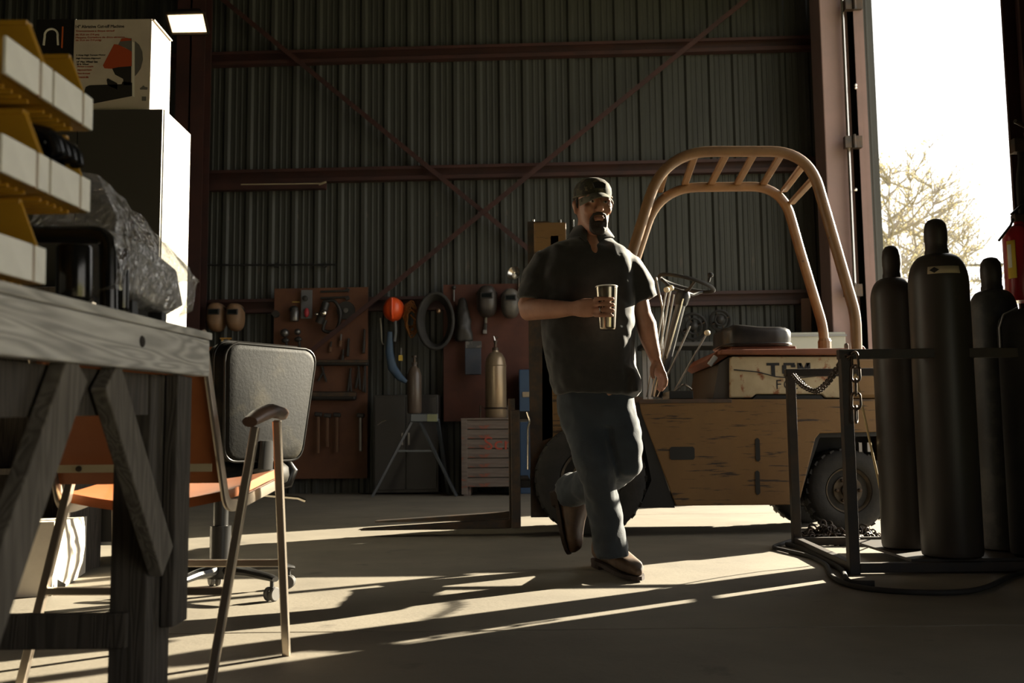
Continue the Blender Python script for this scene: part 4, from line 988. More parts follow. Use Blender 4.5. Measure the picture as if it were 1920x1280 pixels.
for k in range(5):
    a_ = math.radians(-34 + 72*k); d = V((math.cos(a_), math.sin(a_), 0)); sd_ = V((-d.y, d.x, 0))
    MB().limb([(O + d*.03 + V((0, 0, .105)), .028, .026), (O + d*.17 + V((0, 0, .103)), .023, .019), (O + d*.30 + V((0, 0, .090)), .020, .014), (O + d*.325 + V((0, 0, .085)), .018, .010)], 10, side=sd_).build('base_arm', PLAS, ofc, smooth=35)
    c = O + d*.305 + V((0, 0, .028))
    cs_ = MB().tube([c + V((0, 0, .02)), c + V((0, 0, .06))], .008, 8).build('castor', PLAS, ofc)
    sp_ = V((math.cos(a_*1.7+.5), math.sin(a_*1.7+.5), 0))
    for s_ in (-1, 1):
        MB().lathe([(.006, -.009), (.024, -.009), (.0275, -.005), (.0275, .005), (.024, .009), (.006, .009)], c + sp_*.014*s_, 18, sp_).build('wheel', mat('castor_grey', (.10, .095, .09), rough=.5), cs_, smooth=35)
# ================================================================== the man
YM = 4.58
def Q(px, py, dy=0.0): return W(px, py, YM+dy)
def remesh(o, vox, smooth_it=6, disp=None, sub=False):
    r = o.modifiers.new('remesh', 'REMESH'); r.mode = 'VOXEL'; r.voxel_size = vox; r.use_smooth_shade = True
    s = o.modifiers.new('smooth', 'SMOOTH'); s.factor = .5; s.iterations = smooth_it
    for (sz, st, seed) in (disp or []):
        tx = bpy.data.textures.new('fold', 'CLOUDS'); tx.noise_scale = sz; tx.noise_depth = 1
        d = o.modifiers.new('folds', 'DISPLACE'); d.texture = tx; d.strength = st; d.mid_level = .5; d.texture_coords = 'LOCAL'
    s2 = o.modifiers.new('smooth2', 'SMOOTH'); s2.factor = .5; s2.iterations = 2
    return o
SKIN = mat('skin', (.40, .205, .135), (.34, .165, .105), scale=14, rough=.5, spec=.4); SKIN.node_tree.nodes['Principled BSDF'].inputs['Subsurface Weight'].default_value = .08
SKIN.node_tree.nodes['Principled BSDF'].inputs['Subsurface Radius'].default_value = (.02, .008, .004)
SHIRT = mat('shirt_black', (.012, .0117, .0117), (.017, .0163, .0158), scale=30, rough=.82, sheen=.25, bump=.15, bscale=300)
DENIM = mat('denim', (.021, .028, .037), (.042, .056, .073), scale=3.5, ramp=(.4, .75), rough=.85, bump=.2, bscale=260, sheen=.15)
BOOT = mat('boot_leather', (.12, .075, .045), (.07, .045, .03), scale=9, rough=.6, bump=.15, bscale=40)
SOLE = mat('boot_sole', (.035, .022, .017), rough=.8)
HAIR = mat('dark_hair', (.018, .012, .009), (.03, .02, .014), scale=60, stretch=(1, 1, .4), rough=.6, bump=.5, bscale=160)
CAMO = mat('camouflage', (.055, .05, .03), (.02, .018, .012), scale=26, ramp=(.47, .52), rough=.85, c3=(.12, .095, .06), s3=32, r3=(.56, .60))
body = MB()
# head frame
HC = Q(1111, 389, -.02); yaw = math.radians(13)
hr = Matrix.Rotation(yaw, 3, 'Z') @ Matrix.Rotation(math.radians(5), 3, 'X')
def hd(x, y, z): return HC + hr @ V((x, y, z))
hx = hr @ V((1, 0, 0)); hy = hr @ V((0, 1, 0)); hz = hr @ V((0, 0, 1))
HR = [(-.128, .018, -.080, -.040), (-.122, .034, -.096, -.020), (-.108, .046, -.104, .010), (-.085, .058, -.101, .045), (-.055, .066, -.097, .070), (-.02, .072, -.094, .086), (.015, .074, -.092, .096), (.045, .077, -.098, .100), (.08, .075, -.092, .094), (.105, .060, -.066, .072), (.122, .030, -.030, .036)]
body.loft([(hd(0, (a+b)/2, z), hx*rx, hy*((b-a)/2)) for z, rx, a, b in HR], 22, 2.3)
# nose, brow, cheeks, lips, ears, chin
body.limb([(hd(0, -.092, .030), .011, .010), (hd(0, -.104, .008), .012, .012), (hd(0, -.116, -.014), .0155, .014), (hd(0, -.112, -.026), .017, .011), (hd(0, -.100, -.031), .013, .008)], 12, side=hx)
for s_ in (-1, 1):
    body.ell(hd(.013*s_, -.103, -.024), (.010, .010, .008), 10, 8)
    body.ell(hd(.034*s_, -.090, .036), (.026, .012, .010), 12, 8, hr)
    body.ell(hd(.043*s_, -.078, -.018), (.024, .020, .022), 12, 8, hr)
    body.ell(hd(.079*s_, .008, .0), (.010, .024, .034), 12, 8, hr @ Matrix.Rotation(.35*s_, 3, 'Z'))
    body.ell(hd(.086*s_, .014, .012), (.007, .018, .020), 12, 8, hr @ Matrix.Rotation(.5*s_, 3, 'Z'))
    body.ell(hd(.031*s_, -.086, .016), (.015, .012, .009), 12, 8, hr)
body.ell(hd(0, -.100, -.056), (.023, .010, .006), 12, 8, hr); body.ell(hd(0, -.100, -.068), (.019, .010, .006), 12, 8, hr)
body.ell(hd(0, -.095, -.105), (.026, .016, .018), 12, 8, hr)
# neck and torso core
N0 = Q(1106, 452, .02)
body.limb([(hd(0, .02, -.05), .060), (Q(1108, 430, .015), .064), (N0, .070), (Q(1104, 475, .03), .085, .07)], 16)
body.limb([(Q(1110, 442, -.045), .034, .02), (Q(1113, 456, -.085), .028, .016), (Q(1116, 470, -.118), .016, .010), (Q(1118, 480, -.135), .005, .004)], 12)
def tor(px0, px1, py, ry, dy=0.0, k=.88):
    a = Q(px0, py, dy); b = Q(px1, py, dy); return ((a+b)/2, (b-a)/2*k, V((0, ry*k, 0)))
TR = [tor(1076, 1130, 460, .06, .02), tor(1040, 1165, 474, .10, .01), tor(1012, 1188, 500, .14), tor(1010, 1187, 545, .152, -.01), tor(1014, 1188, 600, .165, -.015), tor(1020, 1190, 650, .165, -.015), tor(1030, 1192, 700, .155), tor(1042, 1190, 745, .145), tor(1050, 1185, 775, .13)]
body.loft(TR, 26, 2.3)
# arms: viewer-left arm bent across the body, viewer-right arm hanging
EL = Q(990, 582, -.03)
RW = Q(1082, 578, -.27)
body.limb([(Q(1040, 500, .01), .045), (Q(1012, 525, -.0), .05), (EL + V((0, .02, .02)), .05), (EL, .047), (lerp(EL, RW, .25) + V((0, 0, .004)), .048), (lerp(EL, RW, .6), .041), (lerp(EL, RW, .9), .031), (RW, .028, .034)], 16)
ER = Q(1203, 590, .02); LW = Q(1229, 672, -.03)
body.limb([(Q(1165, 503, .01), .045), (Q(1194, 545, .02), .046), (ER, .046), (lerp(ER, LW, .25) + V((.006, 0, 0)), .048), (lerp(ER, LW, .55), .042), (lerp(ER, LW, .85), .032), (LW, .028, .024)], 16)
# hand round the tumbler (fingers cross the front, thumb behind)
CUPC = Q(1138, 577, -.335); cr_ = .040
cz = CUPC.z
palm = [(RW, .028, .036), (Q(1094, 577, -.30), .026, .042), (Q(1106, 577, -.325), .022, .042), (Q(1115, 577, -.345), .018, .038)]
body.limb(palm, 14, side=V((0, 1, 0)))
for k, (dz, ln) in enumerate(((.037, 1.0), (.013, 1.08), (-.011, 1.02), (-.034, .84))):
    pts = []
    for i, an in enumerate((196, 232, 268, 268 + 34*ln)):
        a_ = math.radians(an); rr_ = cr_ + .0115 + (.004 if i == 0 else 0)
        pts.append((V((CUPC.x + rr_*math.cos(a_), CUPC.y + rr_*math.sin(a_), cz + dz - .002*i)), (.0096, .0092, .0086, .0070)[i]))
    body.limb(pts, 10, side=V((0, 0, 1)))
th = []
for i, an in enumerate((178, 140, 105, 75)):
    a_ = math.radians(an); rr_ = cr_ + .0125
    th.append((V((CUPC.x + rr_*math.cos(a_), CUPC.y + rr_*math.sin(a_), cz + .028 + .004*i)), (.013, .0125, .0115, .008)[i]))
body.limb([(Q(1100, 572, -.30), .017)] + th, 10, side=V((0, 0, 1)))
# relaxed hand
kn = Q(1238, 702, -.04)
body.limb([(LW, .026, .022), (Q(1232, 684, -.035), .030, .020), (Q(1236, 696, -.04), .033, .018), (kn, .030, .015)], 14, side=V((.6, -.8, 0)))
for k, (ox, oy, ln) in enumerate(((-.020, .028, .90), (-.008, .010, 1.02), (.004, -.008, 1.0), (.014, -.025, .84))):
    b0 = kn + V((ox*.6+.004, oy, -.002)); 
    p1 = b0 + V((.010, .0, -.030*ln)); p2 = p1 + V((-.004, -.004, -.026*ln)); p3 = p2 + V((-.014, -.006, -.017*ln))
    body.limb([(b0 + V((0, 0, .012)), .0105), (p1, .0098), (p2, .0090), (p3, .0066)], 10)
tb = Q(1226, 683, -.05)
body.limb([(tb + V((.006, .0, .01)), .014), (tb + V((-.010, -.014, -.020)), .0125), (tb + V((-.012, -.020, -.046)), .0110), (tb + V((-.006, -.022, -.066)), .0080)], 10)
# legs inside the jeans
HPR = Q(1085, 745, .0); KR = Q(1119, 880, -.06); AR = Q(1146, 1030, .01)
HPL = Q(1153, 745, .01); KL = Q(1181, 856, -.05); AL = Q(1068, 930, .40)
body.limb([(HPR, .085), (lerp(HPR, KR, .5), .075), (KR, .056), (lerp(KR, AR, .35), .055), (AR, .038), (AR + V((0, 0, -.04)), .03)], 14)
body.limb([(HPL, .085), (lerp(HPL, KL, .5), .075), (KL, .056), (lerp(KL, AL, .35), .052), (AL, .036), (AL + V((-.005, .01, -.03)), .03)], 14)
man = body.build('person', SKIN, smooth=180, origin=(HC.x, YM, 0))
remesh(man, .0048, 3)
tag(man, 'man in a dark shirt, jeans and camouflage cap walking with a steel tumbler', 'person')
# eyes
for s_ in (-1, 1):
    e = MB().ell(hd(.031*s_, -.0885, .014), (.0125, .0115, .0065), 14, 10, hr).build('eye', mat('eye_white', (.5, .46, .42), rough=.2), man, smooth=60)
    MB().ell(hd(.031*s_, -.0985, .013), (.0055, .0025, .0055), 10, 8, hr).build('iris', mat('iris_dark', (.03, .02, .015), rough=.15), e, smooth=60)
    MB().limb([(hd(.012*s_, -.104, .035), .004), (hd(.030*s_, -.104, .042), .0055), (hd(.050*s_, -.092, .036), .003)], 8).build('eyebrow', HAIR, man, smooth=60)
# goatee
g = MB()
g.limb([(hd(-.034, -.093, -.062), .0065), (hd(-.026, -.102, -.046), .0075), (hd(-.008, -.108, -.041), .0075), (hd(.008, -.108, -.041), .0075), (hd(.026, -.102, -.046), .0075), (hd(.034, -.093, -.062), .0065)], 10, side=hz)
for s_ in (-1, 1): g.limb([(hd(.034*s_, -.092, -.058), .007), (hd(.035*s_, -.090, -.082), .010), (hd(.029*s_, -.090, -.108), .016), (hd(.010*s_, -.092, -.124), .018)], 10)
g.ell(hd(0, -.096, -.114), (.036, .020, .026), 14, 10, hr); g.ell(hd(0, -.102, -.086), (.027, .008, .016), 10, 8, hr)
for s_ in (-1, 1): g.ell(hd(.030*s_, -.094, -.068), (.009, .008, .018), 10, 8, hr)
remesh(g.build('beard', HAIR, man, smooth=180), .005, 2)
MB().ell(hd(0, -.1055, -.061), (.024, .008, .0055), 14, 8, hr).build('lips', mat('lips', (.20, .085, .065), rough=.45), man, smooth=60)
h = MB()
for s_ in (-1, 1): h.limb([(hd(.073*s_, -.012, .05), .012), (hd(.075*s_, -.010, .01), .010), (hd(.074*s_, -.010, -.012), .006)], 10)
h.loft([(hd(0, .052, .06), hx*.074, hy*.055), (hd(0, .054, .02), hx*.075, hy*.054), (hd(0, .052, -.02), hx*.070, hy*.048), (hd(0, .045, -.05), hx*.058, hy*.034)], 18)
remesh(h.build('hair', HAIR, man, smooth=180), .006, 2)
# cap
c = MB()
cr = [(.040, .083, .107), (.062, .086, .110), (.085, .084, .106), (.105, .074, .094), (.122, .056, .072), (.132, .034, .044), (.136, .010, .012)]
c.loft([(hd(0, .004, z), hx*rx, hy*ry) for z, rx, ry in cr], 28)
cap = c.build('cap', CAMO, man, smooth=50)
b = MB(); vs = []
nb = 14
for lay in (0, 1):
    for i in range(nb+1):
        t = -1 + 2*i/nb; x = .078*t
        for j in range(5):
            u = j/4; y0 = -.106*math.sqrt(max(0, 1-(t*.93)**2)) + .004
            y = y0 - .072*u*math.sqrt(max(0, 1-(t*.98)**2)) - .004
            z = .050 - .026*t*t - .030*u + (.004 if lay else 0)
            vs.append(hd(x, y, z))
s0_ = (nb+1)*5
fs = [(i*5+j, i*5+j+1, (i+1)*5+j+1, (i+1)*5+j) for i in range(nb) for j in range(4)]
fs += [tuple(s0_+k for k in f[::-1]) for f in fs]
for i in range(nb):
    for j in (0, 4): fs.append((i*5+j, (i+1)*5+j, s0_+(i+1)*5+j, s0_+i*5+j))
b.add(vs, fs).build('brim', mat('brim_olive', (.13, .12, .085), (.06, .055, .035), scale=26, ramp=(.5, .55), rough=.85), cap, smooth=50)
MB().tube([hd(.087*math.cos(t), .004+.110*math.sin(t), .044) for t in [2*math.pi*i/32 for i in range(32)]], .0035, 6, True).build('cap_band', MATS['brim_olive'], cap, smooth=50)
MB().prism([(-.026, -.010), (.026, -.010), (.030, .012), (.016, .022), (-.016, .022), (-.030, .012)], -.002, .002, 'xz').build('cap_patch', mat('patch_black', (.012, .011, .010), rough=.6), cap, origin=(0, 0, 0))
pt = cap.children[-1] if False else [o for o in cap.children if o.name.startswith('cap_patch')][0]
pt.location = hd(0, -.103, .082) - wl(cap) ; pt.rotation_euler = (math.radians(-18), 0, yaw)
# shirt
sh = MB()
def tor2(px0, px1, py, ry, dy=0.0): 
    a = Q(px0, py, dy); b = Q(px1, py, dy); return ((a+b)/2, (b-a)/2, V((0, ry, 0)))
sh.loft([tor2(1078, 1140, 443, .066, .035), tor2(1054, 1158, 454, .092, .02), tor2(1020, 1182, 468, .125, .012), tor2(1010, 1190, 492, .145, .005), tor2(1009, 1190, 525, .155, -.005), tor2(1010, 1189, 565, .163, -.012), tor2(1013, 1190, 610, .174, -.018), tor2(1018, 1191, 655, .172, -.018), tor2(1028, 1193, 700, .165, -.005), tor2(1040, 1196, 742, .158, 0)], 30, 2.3)
sh.limb([(Q(1066, 487, .01), .055, .09), (Q(1040, 487, .01), .060, .088), (Q(1019, 496, .006), .066, .085), (Q(1007, 515, .002), .072, .082), (Q(1002, 540, -.005), .076, .08), (Q(1000, 563, -.01), .077, .08)], 18, side=V((0, 0, 1)))
sh.limb([(Q(1140, 484, .01), .052, .09), (Q(1162, 487, .01), .056, .088), (Q(1180, 497, .01), .060, .082), (Q(1192, 517, .014), .064, .076), (Q(1199, 540, .018), .065, .074), (Q(1207, 562, .022), .066, .075)], 18, side=V((0, 0, 1)))
# wind-blown flap of the hem at the side
sh.loft([(Q(1182, 690, -.05), V((.03, 0, 0)), V((0, .09, 0))), (Q(1186, 715, -.06), V((.036, 0, 0)), V((0, .10, 0))), (Q(1190, 738, -.07), V((.030, 0, 0)), V((0, .11, 0)))], 14)
shirt = sh.build('shirt', SHIRT, man, smooth=180, origin=(HC.x, YM, 0))
remesh(shirt, .010, 5, [(.16, .030, 1), (.055, .014, 2)])
# collar, placket, buttons, pocket
for s_ in (-1, 1):
    p = [hd(.0, 0, 0)]
    nb0 = Q(1107, 431, .02)
    b = MB(); vs = []
    for i in range(9):
        a_ = math.radians(-90 + s_*(14 + i*17)); rx, ry = .076, .074
        base = nb0 + V((rx*math.cos(a_), ry*math.sin(a_)-.005, .012*i/8))
        outp = nb0 + V(((rx+.034)*math.cos(a_), (ry+.034)*math.sin(a_)-.006, -.052 + .026*i/8 - (.026 if i == 0 else 0)))
        vs += [base + V((0, 0, .008)), outp]
    b.add(vs, [(2*i, 2*i+2, 2*i+3, 2*i+1) for i in range(8)])
    o = b.build('collar', SHIRT, man, smooth=60); so_ = o.modifiers.new('t', 'SOLIDIFY'); so_.thickness = .006
# jeans
j = MB()
j.loft([tor2(1046, 1186, 728, .135, .005), tor2(1044, 1190, 750, .14, .005), tor2(1046, 1192, 775, .135, .005), tor2(1058, 1190, 800, .12, .0)], 26, 2.4)
j.limb([(Q(1086, 760, 0), .100, .118), (Q(1096, 805, -.02), .098, .11), (Q(1108, 850, -.05), .090, .098), (Q(1118, 885, -.06), .080, .086), (Q(1128, 930, -.03), .076, .082), (Q(1138, 980, -.0), .075, .085), (Q(1146, 1022, .01), .078, .092), (Q(1148, 1044, .01), .080, .098)], 18)
j.limb([(Q(1150, 760, .01), .098, .115), (Q(1163, 805, -.01), .092, .105), (Q(1172, 842, -.035), .080, .092), (Q(1176, 864, -.03), .070, .078), (Q(1150, 888, .10), .074, .078), (Q(1108, 906, .27), .076, .082), (Q(1074, 918, .40), .080, .090), (Q(1066, 922, .43), .080, .092)], 18)
jn = j.build('jeans', DENIM, man, smooth=180, origin=(HC.x, YM, 0))
remesh(jn, .010, 5, [(.12, .022, 3), (.05, .012, 4)])
# boots
def boot(nm, ankle, heel, toe, upn, w=.052):
    """heel and toe are the ends of the sole line, upn the direction from sole to instep"""
    f_ = (toe-heel).normalized(); Ln = (toe-heel).length; u_ = (upn - f_*upn.dot(f_)).normalized(); s_ = f_.cross(u_)
    b = MB()
    kw = w/.052
    st_ = [(0.0, .030, .045), (.06, .037, .055), (.2, .040, .062), (.38, .044, .060), (.55, .050, .046), (.72, .053, .036), (.86, .047, .031), (.95, .033, .026), (1.0, .014, .014)]
    b.loft([(heel + f_*Ln*t + u_*(h_+.020), s_*ww*kw, u_*h_*(1+(kw-1)*.6)) for t, ww, h_ in st_], 18, 2.6)
    top = heel + f_*Ln*.22 + u_*.09
    b.limb([(heel + f_*Ln*.25 + u_*.05, .046, .058), (top, .045, .052), (ankle, .050, .055)], 16, side=s_)
    o = b.build(nm, BOOT, man, smooth=180); remesh(o, .006, 3)
    so = MB()
    pr_ = [(t, ww*1.06*kw) for t, ww in ((-.015, .020), (.03, .036), (.15, .041), (.35, .041), (.55, .049), (.72, .054), (.87, .047), (.97, .030), (1.01, .010))]
    ring_ = [heel + f_*Ln*t + s_*ww for t, ww in pr_] + [heel + f_*Ln*t - s_*ww for t, ww in reversed(pr_)]
    k = len(ring_)
    so.add([p + u_*.003 for p in ring_] + [p + u_*.020 for p in ring_], [tuple(range(k)), tuple(range(k, 2*k))[::-1]] + [(i, (i+1) % k, (i+1) % k+k, i+k) for i in range(k)])
    so.build('sole', SOLE, o)
    he = MB(); hp_ = [(-.015, .020), (.03, .036), (.15, .041), (.24, .040)]
    ring_ = [heel + f_*Ln*t + s_*ww for t, ww in hp_] + [heel + f_*Ln*t - s_*ww for t, ww in reversed(hp_)]; k = len(ring_)
    he.add([p - u_*.018 for p in ring_] + [p + u_*.006 for p in ring_], [tuple(range(k)), tuple(range(k, 2*k))[::-1]] + [(i, (i+1) % k, (i+1) % k+k, i+k) for i in range(k)])
    he.build('heel', SOLE, o)
    return o
heel = G(1130, 1063, .0); heel.y += .06; heel.x = Q(1134, 1060, .06).x; heel.z = .019
toe = V((Q(1198, 1072, -.13).x, YM-.13, .006))
boot('boot', AR + V((0, 0, .02)), heel, toe, V((0, 0, 1)))
hl = Q(1040, 922, .46); te = Q(1062, 1038, .36)
boot('boot', AL + V((0, 0, .0)), hl, te, V((1, -.35, 0)), .064)
# ring and tumbler
TUMB = mat('tumbler_steel', (.40, .345, .27), rough=.24, metal=1)
tu = thing('tumbler', 'stainless steel tumbler held in front of the man', 'tumbler', CUPC - V((0, 0, .09)))
z0 = Q(1138, 618, -.335).z; z1 = Q(1138, 536, -.335).z; hh = z1-z0
MB().lathe([(.030, 0), (.033, .003), (.0345, .01), (.040, hh*.5), (.0455, hh-.012), (.0462, hh-.003), (.0445, hh), (.043, hh-.002), (.040, hh-.02), (.030, .012), (.002, .012)], (CUPC.x, CUPC.y, z0), 32).build('cup', TUMB, tu, smooth=40)
MB().ring((CUPC.x, CUPC.y, z1-.003), .0455, .0028, n=32, m=8).build('rim', mat('clear_lid', (.8, .78, .75), rough=.15, spec=.7), tu, smooth=50)
MB().lathe([(.044, 0), (.044, .004), (.004, .005)], (CUPC.x, CUPC.y, z1-.012), 28).build('lid', MATS['clear_lid'], tu, smooth=50)
tu.location.z = tu.location.z
a_ = math.radians(236); rr_ = cr_+.0118
rc = V((CUPC.x + rr_*math.cos(a_), CUPC.y + rr_*math.sin(a_), cz-.012))
MB().ring(rc, .0112, .0022, V((-math.sin(a_), math.cos(a_), 0)), 18, 6).build('finger_ring', CHROME, man, smooth=50)
# ================================================================== lamp and things along the back wall
def BP(px, py, off=.0):           # world point a given distance in front of the back wall
    p = W(px, py, 12.9)
    for _ in range(4): p = W(px, py, yw(p.x) - off)
    return p
LAMPL = mat('lamp_glow', (1, .8, .5), emit=(1.0, .78, .46), estr=2.6)
l0, l1 = W(316, 24, 11.8), W(386, 62, 11.8)
fl_ = thing('floodlight', 'bright square floodlight high on the dark red column', 'lamp', ((l0.x+l1.x)/2, 12.0, l1.z))
q = [W(314, 27, 11.75), W(380, 25, 11.75), W(388, 61, 11.95), W(324, 62, 11.95)]
n_ = (q[1]-q[0]).cross(q[3]-q[0]).normalized(); n_ = n_ if n_.y > 0 else -n_
MB().add([p for p in q] + [p + n_*.012 for p in q], [(0, 1, 2, 3), (7, 6, 5, 4), (0, 4, 5, 1), (1, 5, 6, 2), (2, 6, 7, 3), (3, 7, 4, 0)]).build('lens', LAMPL, fl_)
cq = sum(q, V((0, 0, 0)))/4
ex = [cq + (p-cq)*1.08 for p in q]; bk_ = [cq + (p-cq)*.55 + n_*.22 for p in q]
MB().add([p + n_*.014 for p in ex] + bk_, [(4, 5, 6, 7), (0, 4, 5, 1), (1, 5, 6, 2), (2, 6, 7, 3), (3, 7, 4, 0), (3, 2, 1, 0)]).build('housing', BLK, fl_)
for i in range(4): MB().beam(ex[i], ex[(i+1) % 4], .03, .03).build('bezel', IRON, fl_)
MB().tube([cq + n_*.2, cq + n_*.2 + V((0, .25, .1)), V((cq.x, 12.6, cq.z+.15))], .02, 8).build('bracket', IRON, fl_)
# steel channel fixed under the girt
a, b = BP(395, 352, .12), BP(611, 348, .12)
mc = thing('metal_channel', 'long thin metal channel with its lit lower edge painted pale on the back wall', 'channel', (a+b)/2)
MB().beam(a, b, .10, .09).build('channel', PRIMER, mc)
MB().beam(BP(452, 346, .24), BP(606, 344, .24), .02, .012).build('painted_lit_edge', mat('lit_edge_paint', (.30, .25, .16), rough=.5), mc)  # light caught along the channel's edge, painted as pale strips
MB().beam(BP(598, 346, .24), BP(612, 341, .24), .02, .02).build('painted_lit_edge', MATS['lit_edge_paint'], mc)
# tool boards
PLY = mat('plywood_brown', (.115, .047, .022), (.085, .034, .017), scale=3, rough=.7)
PLY2 = mat('plywood_red', (.085, .028, .017), (.06, .02, .013), scale=3, rough=.7)
def board(name, label, x0, y0, x1, y1, mt, off=.13):
    A = BP(x0, y1, off); B = BP(x1, y0, off)
    mb = MB(); d = V((math.cos(BW_ROT), math.sin(BW_ROT), 0)); nn_ = V((-d.y, d.x, 0))*.02
    L_ = (V((B.x, B.y, 0)) - V((A.x, A.y, 0))).dot(d)
    p = [A, A+d*L_, V((A.x, A.y, B.z))+d*L_, V((A.x, A.y, B.z))]
    mb.add(p + [k+nn_ for k in p], [(0, 1, 2, 3), (7, 6, 5, 4), (0, 4, 5, 1), (1, 5, 6, 2), (2, 6, 7, 3), (3, 7, 4, 0)])
    return tag(mb.build(name, mt), label, 'tool board', 'plywood tool boards')
board('tool_board', 'brown plywood tool board left of the red hard hat', 510, 538, 690, 898, PLY)
board('tool_board', 'reddish plywood tool board behind the gold cylinder', 832, 531, 990, 790, PLY2)
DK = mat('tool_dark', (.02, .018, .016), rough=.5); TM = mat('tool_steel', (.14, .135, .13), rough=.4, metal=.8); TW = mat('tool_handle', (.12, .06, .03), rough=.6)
O1 = .16
def seg(t, nm, a, b, w, h, mt, off=O1):
    return MB().beam(BP(*a, off), BP(*b, off), w, h).build(nm, mt, t, bevel=min(w, h)*.25)
def tool(name, label, cat, px, py, group='hand tools on the plywood board'):
    return thing(name, label, cat, BP(px, py, O1), group)
for k, y in enumerate((546, 558)):
    t = tool('pry_bar', ['upper', 'lower'][k] + ' of two long dark bars at the top of the tool board', 'pry bar', 628, y)
    seg(t, 'shaft', (601, y+1), (650, y-1), .03, .025, DK); seg(t, 'claw', (648, y-4 if k == 0 else y+3), (655, y-1), .03, .05, DK)
t = tool('tool_pack', 'hanging blister pack with a red tool on the tool board', 'pack', 577, 573)
MB().box(BP(564, 597, .18), BP(586, 544, .14)).build('card', mat('pack_card', (.10, .10, .105), rough=.4), t, bevel=.003)
MB().ell(BP(575, 586, .20), (.035, .03, .06), 12, 8).build('tool', mat('tool_red', (.35, .03, .04), rough=.5), t, smooth=60)
MB().lathe([(.03, 0), (.035, .02), (.035, .05), (.01, .06)], BP(573, 560, .19), 14, (0, -1, 0)).build('wheel', DK, t, smooth=40)
t = tool('oil_can', 'small grey can with a yellow rod on the tool board', 'can', 553, 590)
MB().lathe([(.05, 0), (.055, .01), (.055, .13), (.03, .16), (.012, .18)], BP(552, 602, .20), 16).build('can', TM, t, smooth=40)
seg(t, 'rod', (548, 566), (562, 566), .015, .015, mat('rod_yellow', (.35, .24, .06), rough=.5))
MB().ell(BP(551, 580, .2), (.06, .05, .05), 12, 8).build('lid', DK, t, smooth=60)
t = tool('angle_grinder', 'black grinder with chrome head hanging on the tool board', 'grinder', 608, 590)
MB().tube(smooth_path([BP(598, 605, .22), BP(606, 585, .24), BP(611, 568, .22)], 5), [.05]*11, 12).build('body', DK, t, smooth=50)
MB().ell(BP(607, 587, .30), (.045, .04, .05), 12, 8).build('head', CHROME, t, smooth=60); MB().ell(BP(594, 589, .26), (.03, .03, .025), 12, 8).build('knob', CHROME, t, smooth=60)
MB().tube(smooth_path([BP(611, 600, .2), BP(606, 618, .2), BP(622, 622, .2), BP(634, 612, .2), BP(638, 585, .2), BP(626, 564, .2), BP(606, 566, .2)], 6), .022, 8).build('cord', DK, t, smooth=60)
t = tool('grinding_disc', 'large round dark grinding disc on the tool board', 'disc', 649, 582)
MB().lathe([(.02, 0), (.115, 0), (.118, .012), (.115, .024), (.04, .024), (.04, .04), (.01, .04)], BP(649, 582, .14), 28, (0, -1, 0)).build('disc', DK, t, smooth=40)
MB().lathe([(.03, 0), (.03, .02), (.01, .02)], BP(649, 582, .18), 12, (0, -1, 0)).build('hub', TM, t)
t = tool('pulley', 'small black pulley at the left edge of the tool board', 'pulley', 518, 589)
MB().lathe([(.02, 0), (.045, 0), (.045, .012), (.035, .02), (.045, .03), (.045, .045), (.01, .045)], BP(518, 589, .14), 18, (0, -1, 0)).build('wheel', DK, t, smooth=40); seg(t, 'arm', (508, 588), (518, 589), .03, .03, DK)
for k, (px, py) in enumerate(((534, 624), (558, 622))):
    t = tool('ball_weight', ['left', 'right'][k] + ' of two shiny ball heads on dark rods at the tool board', 'ball hammer', px, py)
    MB().ell(BP(px, py, .22), .055 if k == 0 else .042, 16, 12).build('head', TM, t, smooth=60)
    seg(t, 'handle', (px+2, py+8), (px+5, py+42), .03, .03, DK, .2)
    MB().ell(BP(px+1, py+14, .2), (.05, .03, .035), 12, 8).build('collar', DK, t, smooth=60)
for k, (px, y0, y1, w, mt, lb) in enumerate(((654, 634, 668, .05, DK, 'short wide chisel'), (640, 626, 650, .03, TM, 'slim bright file'), (684, 617, 662, .045, DK, 'long dark rasp near the board edge'), (621, 640, 660, .03, DK, 'stubby dark punch'), (644, 655, 676, .035, DK, 'dark screwdriver handle'))):
    t = tool('hand_tool', lb + ' hanging on the brown tool board', 'tool', px, y0)
    seg(t, 'blade', (px, y0), (px-1, (y0+y1)/2), w, .02, mt); seg(t, 'handle', (px-1, (y0+y1)/2), (px-2, y1), w*1.2, .03, TW if k % 2 else DK)
for k, (x0, x1, py, w) in enumerate(((590, 690, 680, .07), (574, 668, 742, .11))):
    t = tool('tool_rail', ['upper', 'lower'][k] + ' dark ledge across the brown tool board', 'rail', (x0+x1)/2, py, 'ledges on the tool board')
    seg(t, 'ledge', (x0, py), (x1, py), .10, w, DK, .20); seg(t, 'lip', (x0, py-3), (x1, py-3), .015, w*.5, IRON, .27)
for k, (px, y0, y1, lean) in enumerate(((604, 686, 716, 8), (658, 690, 738, -6), (672, 682, 730, 3), (684, 684, 736, 1))):
    t = tool('pliers', ['open dark pliers', 'long dark tongs', 'narrow dark snips', 'slim dark wrench at the board edge'][k] + ' under the upper ledge', 'pliers', px, y0)
    seg(t, 'jaw', (px, y0), (px+lean*.3, y0+12), .04, .025, DK); seg(t, 'grip', (px+lean*.3, y0+12), (px+lean, y1), .028, .025, DK); seg(t, 'grip', (px+lean*.3, y0+12), (px-lean*.6-3, y1-2), .028, .025, DK)
